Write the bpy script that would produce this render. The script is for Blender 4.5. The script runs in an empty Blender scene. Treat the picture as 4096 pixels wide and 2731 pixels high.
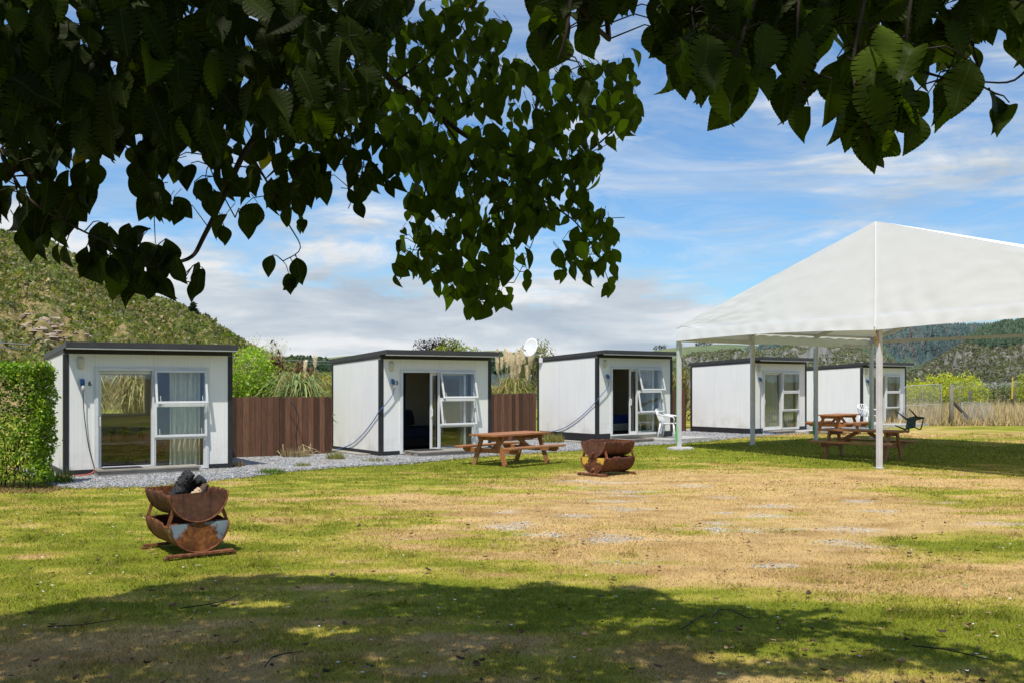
import bpy, math, random
import numpy as np
from mathutils import Vector, Matrix, noise as mnoise

random.seed(11)
rng = np.random.default_rng(11)
SC = bpy.context.scene
COL = SC.collection
PI = math.pi
# ---- survey of the place: photo pixels (4096 wide) -> points on the ground ----
F, CX, HOR, HC = 3918.6, 2048.0, 1525.4, 1.75
def G(px, py, z=0.0):
    Y = F * (HC - z) / (py - HOR)
    return Vector(((px - CX) / F * Y, Y, z))
def at(px, py, Y):
    return Vector(((px - CX) / F * Y, Y, HC - (py - HOR) / F * Y))
def atd(px, py, Y):
    return at(px * 1.7415, py * 1.7415, Y)
SUN = Vector((-.118, -.484, 1.02)).normalized()

# ---------------------------------------------------------------- objects
def tag(o, label=None, cat=None, group=None, kind=None):
    if label: o['label'] = label
    if cat: o['category'] = cat
    if group: o['group'] = group
    if kind: o['kind'] = kind
    return o
def empty(name, loc, rz=0.0, label=None, cat=None, group=None):
    o = bpy.data.objects.new(name, None)
    o.empty_display_size = .2
    COL.objects.link(o)
    o.location = loc
    o.rotation_euler = (0, 0, rz)
    return tag(o, label, cat, group)
def link(name, me, m, parent=None):
    o = bpy.data.objects.new(name, me)
    COL.objects.link(o)
    if m is not None:
        me.materials.clear()
        for k in (m if isinstance(m, (list, tuple)) else [m]):
            me.materials.append(k)
    if parent is not None:
        o.parent = parent
    return o
def copy_tree(o, parent=None):
    c = o.copy()
    COL.objects.link(c)
    if parent is not None:
        c.parent = parent
    for ch in list(o.children):
        copy_tree(ch, c)
    return c

class MB:
    """collects shapes and links them as one mesh object"""
    def __init__(s):
        s.v, s.f, s.mi = [], [], []
        s.cur = 0
    def add(s, vs, fs, M=None):
        b = len(s.v)
        s.v += [tuple(M @ Vector(v)) if M is not None else tuple(v) for v in vs]
        s.f += [tuple(i + b for i in f) for f in fs]
        s.mi += [s.cur] * len(fs)
        return s
    def box(s, x0, x1, y0, y1, z0, z1, M=None):
        vs = [(x0, y0, z0), (x1, y0, z0), (x1, y1, z0), (x0, y1, z0), (x0, y0, z1), (x1, y0, z1), (x1, y1, z1), (x0, y1, z1)]
        return s.add(vs, [(0, 3, 2, 1), (4, 5, 6, 7), (0, 1, 5, 4), (1, 2, 6, 5), (2, 3, 7, 6), (3, 0, 4, 7)], M)
    def bar(s, p0, p1, w, h, up=(0, 0, 1)):
        p0, p1 = Vector(p0), Vector(p1)
        d = (p1 - p0).normalized()
        r = d.cross(Vector(up))
        if r.length < 1e-4: r = d.cross(Vector((0, 1, 0)))
        r.normalize(); u = r.cross(d)
        vs = []
        for p in (p0, p1):
            for a, b in ((-1, -1), (1, -1), (1, 1), (-1, 1)):
                vs.append(p + r * a * w / 2 + u * b * h / 2)
        return s.add(vs, [(3, 2, 1, 0), (4, 5, 6, 7), (0, 1, 5, 4), (1, 2, 6, 5), (2, 3, 7, 6), (3, 0, 4, 7)])
    def prism(s, poly, a0, a1, axis='x', M=None):
        n = len(poly)
        def mk(a, p):
            return (a, p[0], p[1]) if axis == 'x' else ((p[0], a, p[1]) if axis == 'y' else (p[0], p[1], a))
        vs = [mk(a0, p) for p in poly] + [mk(a1, p) for p in poly]
        fs = [tuple(range(n))[::-1], tuple(range(n, 2 * n))]
        fs += [(i, (i + 1) % n, n + (i + 1) % n, n + i) for i in range(n)]
        return s.add(vs, fs, M)
    def tube(s, path, r, n=8, cap=True):
        path = [Vector(p) for p in path]
        rr = r if isinstance(r, (list, tuple)) else [r] * len(path)
        vs, fs = [], []
        t0 = (path[1] - path[0]).normalized()
        a = t0.cross(Vector((0, 0, 1)))
        if a.length < .05: a = t0.cross(Vector((0, 1, 0)))
        a.normalize()
        for i, p in enumerate(path):
            t = (path[min(i + 1, len(path) - 1)] - path[max(i - 1, 0)]).normalized()
            a = (a - t * a.dot(t)).normalized()
            b = t.cross(a)
            for k in range(n):
                q = 2 * PI * k / n
                vs.append(p + (a * math.cos(q) + b * math.sin(q)) * rr[i])
        for i in range(len(path) - 1):
            for k in range(n):
                fs.append((i * n + k, i * n + (k + 1) % n, (i + 1) * n + (k + 1) % n, (i + 1) * n + k))
        if cap:
            fs.append(tuple(range(n))[::-1])
            fs.append(tuple(range((len(path) - 1) * n, len(path) * n)))
        return s.add(vs, fs)
    def grid(s, fn, nu, nv):
        vs = [fn(i / nu, j / nv) for j in range(nv + 1) for i in range(nu + 1)]
        fs = [(j * (nu + 1) + i, j * (nu + 1) + i + 1, (j + 1) * (nu + 1) + i + 1, (j + 1) * (nu + 1) + i) for j in range(nv) for i in range(nu)]
        return s.add(vs, fs)
    def build(s, name, m, parent=None, smooth=False, bevel=0.0, solid=0.0):
        me = bpy.data.meshes.new(name)
        me.from_pydata(s.v, [], s.f)
        me.update()
        o = link(name, me, m, parent)
        if any(s.mi):
            me.polygons.foreach_set('material_index', s.mi)
        if smooth:
            me.polygons.foreach_set('use_smooth', [True] * len(me.polygons))
        if solid:
            md = o.modifiers.new('solid', 'SOLIDIFY'); md.thickness = solid; md.offset = 0
        if bevel:
            md = o.modifiers.new('bevel', 'BEVEL'); md.width = bevel; md.segments = 2; md.limit_method = 'ANGLE'; md.angle_limit = .6
        return o

def np_mesh(name, V, polys, k, m, parent=None, col=None, smooth=False, uvv=None):
    """V (n,3), polys (p,k) index array -> mesh object with a colour attribute"""
    me = bpy.data.meshes.new(name)
    V = np.ascontiguousarray(V, dtype=np.float32); polys = np.ascontiguousarray(polys, dtype=np.int32)
    me.vertices.add(len(V)); me.vertices.foreach_set('co', V.ravel())
    p = len(polys)
    me.loops.add(p * k); me.loops.foreach_set('vertex_index', polys.ravel())
    me.polygons.add(p); me.polygons.foreach_set('loop_start', np.arange(p, dtype=np.int32) * k)
    if smooth: me.polygons.foreach_set('use_smooth', np.ones(p, dtype=bool))
    me.update(calc_edges=True)
    if col is not None:
        a = me.attributes.new('Col', 'FLOAT_COLOR', 'POINT')
        c = np.ones((len(V), 4), np.float32); c[:, :3] = col
        a.data.foreach_set('color', c.ravel())
    if uvv is not None:
        a = me.attributes.new('luv', 'FLOAT_VECTOR', 'POINT')
        a.data.foreach_set('vector', np.ascontiguousarray(uvv, dtype=np.float32).ravel())
    return link(name, me, m, parent)

# ---- numpy value noise
_T = rng.random((256, 256))
def vnoise(x, y):
    xi = np.floor(x).astype(int); yi = np.floor(y).astype(int)
    fx = x - xi; fy = y - yi
    fx = fx * fx * (3 - 2 * fx); fy = fy * fy * (3 - 2 * fy)
    g = lambda a, b: _T[a & 255, b & 255]
    return (g(xi, yi) * (1 - fx) + g(xi + 1, yi) * fx) * (1 - fy) + (g(xi, yi + 1) * (1 - fx) + g(xi + 1, yi + 1) * fx) * fy
def fbm(x, y, o=4):
    x = np.asarray(x, float); y = np.asarray(y, float)
    s = 0; a = .5; t = 0
    for k in range(o):
        s = s + a * vnoise(x * 2 ** k + 17.3 * k, y * 2 ** k + 5.1 * k); t += a; a *= .5
    return s / t
def sstep(a, b, x):
    t = np.clip((x - a) / (b - a), 0, 1)
    return t * t * (3 - 2 * t)

# ---------------------------------------------------------------- materials
class NT:
    def __init__(s, name):
        s.m = bpy.data.materials.new(name); s.m.use_nodes = True
        s.t = s.m.node_tree; s.t.nodes.clear()
        s.out = s.n('ShaderNodeOutputMaterial')
    def n(s, typ, ins=None, **pr):
        nd = s.t.nodes.new(typ)
        for k, v in pr.items(): setattr(nd, k, v)
        for k, v in (ins or {}).items():
            if hasattr(v, 'is_linked') or hasattr(v, 'links'): s.t.links.new(v, nd.inputs[k])
            else: nd.inputs[k].default_value = v
        return nd
    def tc(s, which='Object'): return s.n('ShaderNodeTexCoord').outputs[which]
    def pos(s): return s.n('ShaderNodeNewGeometry').outputs['Position']
    def mapping(s, vec, sc=(1, 1, 1), rot=(0, 0, 0)):
        return s.n('ShaderNodeMapping', {'Vector': vec, 'Scale': sc, 'Rotation': rot}).outputs[0]
    def noise(s, vec, scale, detail=4, rough=.55, dist=0.0):
        return s.n('ShaderNodeTexNoise', {'Vector': vec, 'Scale': scale, 'Detail': detail, 'Roughness': rough, 'Distortion': dist}).outputs['Fac']
    def ramp(s, fac, stops, interp='LINEAR'):
        r = s.n('ShaderNodeValToRGB', {'Fac': fac}); r.color_ramp.interpolation = interp
        e = r.color_ramp.elements
        while len(e) < len(stops): e.new(.5)
        for k, (p, c) in enumerate(stops):
            e[k].position = p; e[k].color = (*c, 1) if len(c) == 3 else c
        return r.outputs[0]
    def fr(s, fac, a, b):   # grey ramp
        return s.ramp(fac, [(a, (0, 0, 0)), (b, (1, 1, 1))])
    def mix(s, fac, a, b, mode='MIX'):
        nd = s.n('ShaderNodeMix', data_type='RGBA', blend_type=mode)
        for i, v in ((0, fac), (6, a), (7, b)):
            if hasattr(v, 'links'): s.t.links.new(v, nd.inputs[i])
            else: nd.inputs[i].default_value = v if i == 0 else ((*v, 1) if len(v) == 3 else v)
        return nd.outputs[2]
    def math(s, op, a, b=0.0, c=0.0):
        nd = s.n('ShaderNodeMath', operation=op)
        for i, v in enumerate((a, b, c)):
            if hasattr(v, 'links'): s.t.links.new(v, nd.inputs[i])
            else: nd.inputs[i].default_value = v
        return nd.outputs[0]
    def bump(s, h, st=.3, d=.01):
        return s.n('ShaderNodeBump', {'Height': h, 'Strength': st, 'Distance': d}).outputs[0]
    def pbr(s, col, rough=.6, metal=0.0, normal=None, spec=.5, **kw):
        p = s.n('ShaderNodeBsdfPrincipled')
        d = {'Base Color': col, 'Roughness': rough, 'Metallic': metal, 'Specular IOR Level': spec}
        d.update(kw)
        for k, v in d.items():
            if hasattr(v, 'links'): s.t.links.new(v, p.inputs[k])
            else: p.inputs[k].default_value = (*v, 1) if isinstance(v, tuple) and len(v) == 3 else v
        if normal is not None: s.t.links.new(normal, p.inputs['Normal'])
        return p.outputs[0]
    def done(s, sh):
        s.t.links.new(sh, s.out.inputs[0]); return s.m

def M_plain(name, col, rough=.6, var=.15, scale=6.0, metal=0.0, bump=0.0, spec=.4):
    t = NT(name); v = t.tc()
    f = t.noise(v, scale, 5)
    c = t.mix(t.fr(f, .3, .7), tuple(x * (1 - var) for x in col), tuple(min(1, x * (1 + var)) for x in col))
    nr = t.bump(t.noise(v, scale * 6, 3), bump, .01) if bump else None
    return t.done(t.pbr(c, rough, metal, nr, spec))

def M_wood(name, dark, light, axis=0, rough=.6, sc=1.0, grime=None):
    t = NT(name); v = t.tc()
    s = [14 * sc] * 3; s[axis] = .9 * sc
    g = t.noise(t.mapping(v, tuple(s)), 3.0, 6, .65, .6)
    g2 = t.noise(v, 2.3, 3)
    c = t.mix(t.fr(g, .3, .72), dark, light)
    c = t.mix(t.math('MULTIPLY', t.fr(g2, .45, .8), .55), c, tuple(x * .55 for x in dark))
    if grime: c = t.mix(t.fr(t.noise(v, 1.4, 5), .5, .75), c, grime)
    return t.done(t.pbr(c, rough, 0, t.bump(g, .35, .006), .3))

def M_rust(name, a, b, hi, paint=None, pth=(.5, .56), psc=4.0, pz=None):
    t = NT(name); v = t.tc()
    n1 = t.noise(v, 5.5, 8, .7); n2 = t.noise(v, 22, 5, .6)
    st = t.noise(t.mapping(v, (1, 1, .12)), 14, 5, .6)
    c = t.mix(t.fr(n1, .32, .66), a, b)
    c = t.mix(t.fr(st, .55, .75), c, tuple(x * .45 for x in a))
    c = t.mix(t.math('MULTIPLY', t.fr(n2, .5, .72), .7), c, hi)
    ro = .75
    if paint:
        pn = t.noise(v, psc, 8, .72)
        f = t.fr(pn, *pth)
        if pz is not None:      # paint survives away from the lower middle of the plate
            sx = t.n('ShaderNodeSeparateXYZ', {'Vector': v})
            ax = t.math('ABSOLUTE', sx.outputs[0])
            e = t.math('ADD', t.math('MULTIPLY', ax, 1.5), t.math('MULTIPLY', t.math('SUBTRACT', sx.outputs[2], pz), 1.6))
            f = t.fr(t.math('ADD', t.math('MULTIPLY', pn, .9), t.math('SUBTRACT', e, .25)), *pth)
        c = t.mix(f, c, paint)
    return t.done(t.pbr(c, ro, .0, t.bump(n2, .4, .006), .25))

def M_leaf(name, mul=(1, 1, 1), trans=.35, rough=.5, spec=.35, veins=False, tr=(.5, .75, .1)):
    t = NT(name)
    a = t.n('ShaderNodeVertexColor', layer_name='Col').outputs[0]
    c = t.mix(1.0, a, mul, 'MULTIPLY')
    nr = None
    if veins:
        l = t.n('ShaderNodeAttribute', attribute_name='luv').outputs['Vector']
        sx = t.n('ShaderNodeSeparateXYZ', {'Vector': l})
        au = t.math('ABSOLUTE', sx.outputs[0])
        ph = t.math('SUBTRACT', t.math('MULTIPLY', sx.outputs[1], 11.0), t.math('MULTIPLY', au, 9.0))
        w = t.math('ABSOLUTE', t.math('SUBTRACT', t.math('FRACT', ph), .5))
        vein = t.math('LESS_THAN', w, .05)
        mid = t.math('LESS_THAN', au, .012)
        vv = t.math('MAXIMUM', t.math('MULTIPLY', vein, .45), mid)
        c = t.mix(t.math('MULTIPLY', vv, .32), c, tuple(x * m for x, m in zip((.10, .14, .045), mul)))
        nr = t.bump(w, .10, .004)
        c = t.mix(t.fr(t.noise(t.pos(), 30, 3), .4, .8), c, t.mix(1.0, c, (.7, .75, .6), 'MULTIPLY'))
    p = t.pbr(c, rough, 0, nr, spec)
    tl = t.n('ShaderNodeBsdfTranslucent', {'Color': t.mix(1.0, c, tuple(3.0 * x for x in tr), 'MULTIPLY')})
    mx = t.n('ShaderNodeMixShader', {0: trans, 1: p, 2: tl.outputs[0]})
    return t.done(mx.outputs[0])

def M_glass(name, tint=(.93, .95, .94), boost=1.25):
    t = NT(name)
    ge = t.n('ShaderNodeNewGeometry')
    dt = t.n('ShaderNodeVectorMath', {0: ge.outputs['Incoming'], 1: ge.outputs['True Normal']}, operation='DOT_PRODUCT').outputs['Value']
    fz = t.math('POWER', t.math('SUBTRACT', 1.0, t.math('ABSOLUTE', dt)), 5.0)
    f = t.math('MINIMUM', t.math('MULTIPLY', t.math('ADD', .05, t.math('MULTIPLY', fz, .95)), boost), 1.0)
    tr = t.n('ShaderNodeBsdfTransparent', {'Color': (*tint, 1)})
    wav = t.bump(t.noise(t.tc(), 1.3, 2), .04, .05)
    gl = t.n('ShaderNodeBsdfGlossy', {'Color': (1, 1, 1, 1), 'Roughness': 0.0, 'Normal': wav})
    mx = t.n('ShaderNodeMixShader', {0: f, 1: tr.outputs[0], 2: gl.outputs[0]})
    return t.done(mx.outputs[0])

def M_panel(name, col):
    t = NT(name); v = t.tc()
    sx = t.n('ShaderNodeSeparateXYZ', {'Vector': v})
    s = t.math('ADD', sx.outputs[0], sx.outputs[1])
    rib = t.math('ABSOLUTE', t.math('SUBTRACT', t.math('FRACT', t.math('MULTIPLY', s, 14.0)), .5))
    rf = t.fr(rib, .02, .12)
    joint = t.math('ABSOLUTE', t.math('SUBTRACT', t.math('FRACT', t.math('MULTIPLY', s, .94)), .5))
    jf = t.fr(joint, .002, .008)
    dirt = t.noise(t.mapping(v, (1, 1, .18)), 5, 5, .6)
    low = t.fr(sx.outputs[2], .1, .75)
    c = t.mix(t.fr(dirt, .45, .85), col, tuple(x * .93 for x in col))
    c = t.mix(t.math('MULTIPLY', t.math('SUBTRACT', 1.0, rf), .13), c, (.4, .41, .42))
    c = t.mix(t.math('MULTIPLY', t.math('SUBTRACT', 1.0, jf), .28), c, (.3, .28, .25))
    g = t.math('MULTIPLY', t.math('SUBTRACT', 1.0, low), t.fr(t.noise(v, 3, 6, .7), .4, .7))
    c = t.mix(t.math('MULTIPLY', g, .5), c, (.36, .33, .24))
    h = t.math('ADD', rf, t.math('MULTIPLY', t.noise(v, 2.2, 2), .6))
    return t.done(t.pbr(c, .5, 0, t.bump(h, .25, .004), .35))

def M_cloth(name, col, trans=.3, wr=3.0, st=.25, lo=.9):
    t = NT(name); v = t.tc()
    n = t.noise(v, wr, 5, .6, 1.2)
    c = t.mix(t.fr(n, .3, .7), tuple(x * lo for x in col), col)
    nr = t.bump(n, st, .03)
    d = t.pbr(c, .75, 0, nr, .2)
    tl = t.n('ShaderNodeBsdfTranslucent', {'Color': (*col, 1)})
    return t.done(t.n('ShaderNodeMixShader', {0: trans, 1: d, 2: tl.outputs[0]}).outputs[0])

def M_gravel(name):
    t = NT(name); v = t.pos()
    vo = t.n('ShaderNodeTexVoronoi', {'Vector': v, 'Scale': 26.0})
    c1 = t.ramp(t.n('ShaderNodeSeparateColor', {'Color': vo.outputs['Color']}).outputs[0],
                [(0, (.13, .135, .14)), (.4, (.25, .255, .26)), (.75, (.36, .35, .335)), (1, (.50, .48, .45))])
    big = t.noise(v, .9, 5, .6)
    c = t.mix(t.fr(big, .5, .78), c1, (.27, .22, .15))
    return t.done(t.pbr(c, .9, 0, t.bump(vo.outputs['Distance'], .8, .02), .2))

def M_ground(name):
    t = NT(name)
    a = t.n('ShaderNodeVertexColor', layer_name='Col').outputs[0]
    v = t.pos()
    n = t.noise(v, 55, 5, .7); n2 = t.noise(v, 9, 4)
    c = t.mix(t.fr(n, .3, .75), t.mix(1.0, a, (.66, .66, .66), 'MULTIPLY'), t.mix(1.0, a, (1.2, 1.17, 1.1), 'MULTIPLY'))
    c = t.mix(t.math('MULTIPLY', t.fr(n2, .55, .8), .4), c, t.mix(1.0, a, (.6, .5, .4), 'MULTIPLY'))
    return t.done(t.pbr(c, .95, 0, t.bump(n, .6, .02), .1))

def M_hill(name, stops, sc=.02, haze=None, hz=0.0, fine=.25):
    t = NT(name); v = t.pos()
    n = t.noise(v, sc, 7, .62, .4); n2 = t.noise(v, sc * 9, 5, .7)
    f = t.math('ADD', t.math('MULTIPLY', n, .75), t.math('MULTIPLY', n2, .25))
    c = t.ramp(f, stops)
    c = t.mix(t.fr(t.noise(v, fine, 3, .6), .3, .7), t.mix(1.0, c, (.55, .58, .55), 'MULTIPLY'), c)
    if haze: c = t.mix(hz, c, haze)  # distance haze put into the base colour
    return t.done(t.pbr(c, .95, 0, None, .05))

def M_boards(name, dark, light):
    t = NT(name); v = t.tc()
    sx = t.n('ShaderNodeSeparateXYZ', {'Vector': v})
    bi = t.math('FLOOR', t.math('DIVIDE', sx.outputs[0], .145))
    wn = t.n('ShaderNodeTexWhiteNoise', {'W': bi}, noise_dimensions='1D').outputs['Value']
    off = t.n('ShaderNodeCombineXYZ', {0: sx.outputs[0], 1: sx.outputs[1], 2: t.math('ADD', sx.outputs[2], t.math('MULTIPLY', wn, 7.0))}).outputs[0]
    g = t.noise(t.mapping(off, (22, 22, 1.1)), 2.4, 7, .68, .9)
    kn = t.n('ShaderNodeTexVoronoi', {'Vector': t.mapping(off, (5.5, 1, 2.2)), 'Scale': 1.0}).outputs['Distance']
    c = t.mix(t.fr(g, .3, .7), dark, light)
    c = t.mix(t.math('MULTIPLY', t.math('SUBTRACT', 1.0, t.fr(kn, .05, .16)), .7), c, tuple(x * .5 for x in dark))
    c = t.mix(t.math('MULTIPLY', t.fr(t.noise(t.mapping(off, (30, 30, 3)), 2.0, 4, .6), .70, .78), .6), c, (.34, .20, .13))
    c = t.mix(1.0, c, t.mix(wn, (.52, .52, .52), (1.45, 1.38, 1.32)), 'MULTIPLY')
    return t.done(t.pbr(c, .75, 0, t.bump(g, .4, .006), .25))

MAT = dict(
    panel=M_panel('white_ribbed_panel', (.84, .83, .80)),
    trim=M_plain('charcoal_trim', (.022, .022, .026), .5, .25, 4, 0, .05),
    roof=M_plain('charcoal_roofing', (.045, .044, .047), .45, .2, 3, 0, .05),
    gutter=M_plain('pale_gutter_metal', (.5, .5, .47), .4, .12, 5, .2),
    alu=M_plain('white_aluminium', (.66, .67, .67), .4, .07, 3),
    glass=M_glass('window_glass'),
    inner=M_plain('interior_lining', (.48, .44, .36), .8, .08, 3),
    carpet=M_plain('interior_floor', (.14, .12, .10), .9, .2, 30),
    cream=M_plain('cream_plastic', (.62, .57, .43), .45, .06, 5),
    black=M_plain('black_rubber', (.012, .012, .013), .5, .2, 20),
    bluecable=M_plain('blue_cable', (.05, .12, .3), .5, .15, 20),
    redhose=M_plain('red_hose', (.55, .12, .08), .5, .15, 10),
    blueplug=M_plain('blue_plug', (.02, .12, .3), .35, .1, 10),
    greyplug=M_plain('grey_plastic', (.4, .4, .4), .4, .1, 10),
    deck=M_wood('weathered_deck', (.20, .18, .15), (.42, .39, .34), 0, .85),
    concrete=M_plain('concrete', (.40, .39, .37), .9, .2, 5, 0, .25, .2),
    mat_=M_plain('doormat_rubber', (.05, .045, .045), .9, .3, 40, 0, .4),
    fence=M_boards('brown_stained_boards', (.062, .030, .017), (.19, .098, .058)),
    cedar=M_wood('oiled_timber', (.20, .075, .028), (.52, .22, .08), 0, .55, 1.0, (.34, .20, .11)),
    cedar_d=M_wood('dark_oiled_timber', (.10, .035, .015), (.22, .08, .03), 0, .55, 1.0),
    post=M_wood('grey_fence_post', (.16, .14, .11), (.36, .33, .26), 2, .9, 1.0),
    postd=M_wood('dark_fence_post', (.05, .042, .035), (.14, .12, .10), 2, .9, 1.0),
    galv=M_plain('galvanised_steel', (.66, .635, .66), .45, .08, 6, .05),
    fabric=M_cloth('white_marquee_fabric', (.93, .94, .96), .08, 7.0, .05, .985),
    strap=M_plain('green_strap', (.05, .5, .08), .6, .1, 10),
    gold=M_plain('ratchet_brass', (.4, .25, .08), .4, .2, 10, .5),
    white_pl=M_plain('white_plastic', (.74, .75, .76), .4, .05, 4),
    green_pl=M_plain('dark_green_plastic', (.02, .055, .05), .35, .2, 6),
    dish=M_plain('dish_white', (.72, .73, .72), .5, .06, 6),
    rust=M_rust('rusted_drum', (.062, .025, .016), (.125, .047, .025), (.21, .085, .038)),
    rust_in=M_rust('rusted_drum_inside', (.10, .035, .015), (.30, .11, .035), (.40, .16, .05)),
    plate=M_rust('rusted_end_plate', (.085, .040, .028), (.135, .060, .038), (.20, .085, .045)),
    gatetube=M_plain('dull_galvanised_tube', (.36, .37, .38), .5, .1, 6, .2),
    rustbar=M_rust('rusty_bar', (.10, .035, .02), (.22, .08, .035), (.36, .16, .07)),
    rust_blue=M_rust('rusted_blue_paint', (.07, .027, .014), (.24, .085, .025), (.42, .17, .05), (.20, .25, .30), (.50, .56), 9, .20),
    rust_side=M_rust('rusted_side_paint', (.09, .032, .016), (.2, .08, .03), (.34, .15, .05), (.30, .28, .12), (.60, .64), 5),
    rust_yel=M_rust('rusted_yellow_paint', (.055, .024, .014), (.12, .045, .02), (.3, .12, .04), (.60, .38, .06), (.47, .50), 7, .22),
    char=M_plain('charred_wood', (.012, .011, .012), .42, .5, 30, 0, .9, .5),
    barewood=M_plain('pale_bare_wood', (.5, .36, .24), .8, .2, 12, 0, .2),
    barkwood=M_plain('burnt_bark', (.09, .055, .035), .85, .4, 14, 0, .5),
    gravel=M_gravel('grey_gravel'),
    ground=M_ground('lawn_soil'),
    blade=M_leaf('grass_blade', (1, 1, 1), .25, .6, .15, False, (.42, .42, .2)),
    leaf=M_leaf('leaf_green', (1, 1, 1), .35, .45, .4),
    bigleaf=M_leaf('overhanging_leaf', (1, 1, 1), .42, .55, .12, True, (.78, .86, .06)),
    straw=M_leaf('dry_grass_blade', (1, 1, 1), .25, .7, .1, False, (.4, .36, .28)),
    bark=M_wood('tree_bark', (.028, .020, .014), (.075, .055, .038), 2, .9, .6),
    twig=M_plain('twig_bark', (.028, .020, .014), .8, .3, 20),
    plume=M_leaf('pampas_plume', (1, 1, 1), .35, .9, .05, False, (.4, .38, .33)),
    wire=M_plain('fence_wire', (.45, .46, .45), .4, .1, 3, .4),
    yellow=M_plain('yellow_marker', (.6, .42, .04), .5, .1, 4),
    navy=M_plain('navy_bedding', (.01, .014, .035), .9, .3, 10),
    blue=M_plain('blue_bedding', (.012, .04, .22), .85, .2, 10),
    bedbase=M_plain('cream_bed_base', (.45, .42, .36), .9, .1, 8),
    pillow=M_plain('grey_pillow', (.2, .2, .21), .9, .15, 8),
)
# ================================================================ THE LAWN AND GRAVEL
LAWN_EDGE = [(215, 1930), (250, 1948), (299, 1953), (571, 1949), (830, 1923), (1000, 1906), (1134, 1887), (1368, 1868), (1602, 1857), (1882, 1829),
             (2050, 1818), (2274, 1803), (2536, 1783), (2709, 1775), (2994, 1747), (3161, 1735), (3300, 1728), (3560, 1712)]
EDGE = [G(*p) for p in LAWN_EDGE]
BLOBS = [  # x, y, rx, ry, dryness
    (3.2, 14.0, 4.2, 4.2, .72), (6.0, 18.0, 4.0, 2.2, .66), (0.2, 13.0, 2.3, 2.2, .42), (-1.2, 6.2, 3.4, .8, .50), (4.9, 8.6, 3.0, 1.0, .6),
    (-5.5, 13.5, 3.0, 3.0, .08), (1.5, 17.2, 1.6, .9, .45), (2.2, 10.2, 2.6, 1.0, .5), (-2.9, 6.9, 1.6, .5, .2), (14, 33, 8, 3.0, .55),
    (4.9, 10.3, 1.3, .45, -1.1), (8.5, 24.3, 4.2, 3.2, -.9), (0.0, 20.6, 3.5, 1.3, -.55), (1.2, 7.4, 1.8, .55, -.85), (3.6, 6.7, 1.6, .6, -.55),
    (-3.3, 10.0, 2.2, 1.5, -.28), (-6.5, 15.3, 4, 1.6, -.15), (3.6, 26.0, 3, 1.6, -.7), (2.8, 11.6, 1.0, .35, -.5), (5.8, 15.6, 1.6, .5, -.45)]
_rs = random.Random(5)
STONES = [(x_ + _rs.uniform(-.5, .5), y_ + _rs.uniform(-.4, .4), _rs.uniform(.3, .75), _rs.uniform(.16, .36)) for x_, y_ in
          ((1.55, 16.9), (.9, 15.8), (1.0, 14.2), (1.6, 13.6), (.4, 12.0), (.2, 11.5), (2.4, 12.4), (3.4, 11.7), (3.9, 13.4), (2.0, 15.2), (3.3, 10.9), (4.4, 12.1), (1.65, 9.35), (4.9, 14.3), (.95, 17.6),
           (-.3, 12.9), (2.9, 13.0), (3.6, 12.4), (.8, 13.2), (.1, 11.9), (2.1, 11.3), (4.1, 10.6), (5.2, 12.9), (2.7, 9.6), (6.1, 13.8), (1.3, 15.0), (2.9, 16.2), (4.6, 11.2), (.6, 11.2), (3.1, 14.6), (1.2, 12.5), (5.6, 11.8))]
def lawn_masks(x, y):
    d = .29 + 0 * x
    for bx, by, rx, ry, a in BLOBS:
        d = d + a * np.exp(-((x - bx) / rx) ** 2 - ((y - by) / ry) ** 2)
    d = d + 1.15 * (fbm(x * .6 + 3, y * 1.1 + 9, 5) - .5) + 1.25 * (fbm(x * 1.9, y * 4.2 + 40, 5) - .5)
    s = 0 * x
    for bx, by, rx, ry in STONES:
        s = np.maximum(s, np.exp(-((x - bx) / rx) ** 2 - ((y - by) / ry) ** 2))
    s = sstep(.42, .80, s * .62 + 1.1 * (fbm(x * 2.6 + 7, y * 5.5, 5) - .40)) * sstep(.1, .4, s)
    return np.clip(d, 0, 1.15), s
C_GREEN, C_YG, C_DRY, C_BROWN, C_STONE = [np.array(c) for c in ((.225, .258, .022), (.42, .385, .060), (.63, .435, .195), (.40, .24, .095), (.55, .50, .43))]
def lawn_color(x, y):
    d, s = lawn_masks(x, y)
    f1 = sstep(.12, .48, d)[..., None]; f2 = sstep(.42, .88, d)[..., None]
    c = C_GREEN * (1 - f1) + C_YG * f1
    c = c * (1 - f2) + C_DRY * f2
    b = (sstep(.52, .75, fbm(x * 1.1 + 60, y * 2.1, 5)) * .6 * sstep(.30, .7, d))[..., None]
    c = c * (1 - b) + C_BROWN * b
    return c, d, s

# one fine sheet of lawn, a coarse skirt out to the horizon
xs = np.concatenate([np.linspace(-26, -9, 35)[:-1], np.linspace(-9, 15, 260), np.linspace(15, 44, 60)[1:]])
ys = np.concatenate([np.linspace(-6, 4.6, 14)[:-1], np.linspace(4.6, 26, 300), np.linspace(26, 62, 90)[1:]])
gx, gy = np.meshgrid(xs, ys)
c, d, s = lawn_color(gx, gy)
s3 = s[..., None]
mot = (.72 + .56 * fbm(gx * 3.3 + 5, gy * 5.5, 4))[..., None]
c = c * .88 * mot
s3 = s3 * (.25 + .5 * fbm(gx * 4, gy * 7, 3)[..., None])
c = c * (1 - s3) + C_STONE * s3
gz = .012 * (fbm(gx * .6, gy * .6, 3) - .5)
V = np.stack([gx, gy, gz], -1).reshape(-1, 3)
nx, ny = len(xs), len(ys)
ii = (np.arange(ny - 1)[:, None] * nx + np.arange(nx - 1)[None, :]).ravel()
lawn = np_mesh('lawn', V, np.stack([ii, ii + 1, ii + nx + 1, ii + nx], -1), 4, MAT['ground'], col=c.reshape(-1, 3))
tag(lawn, kind='structure')
R = 4200.0
far = MB()
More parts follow.
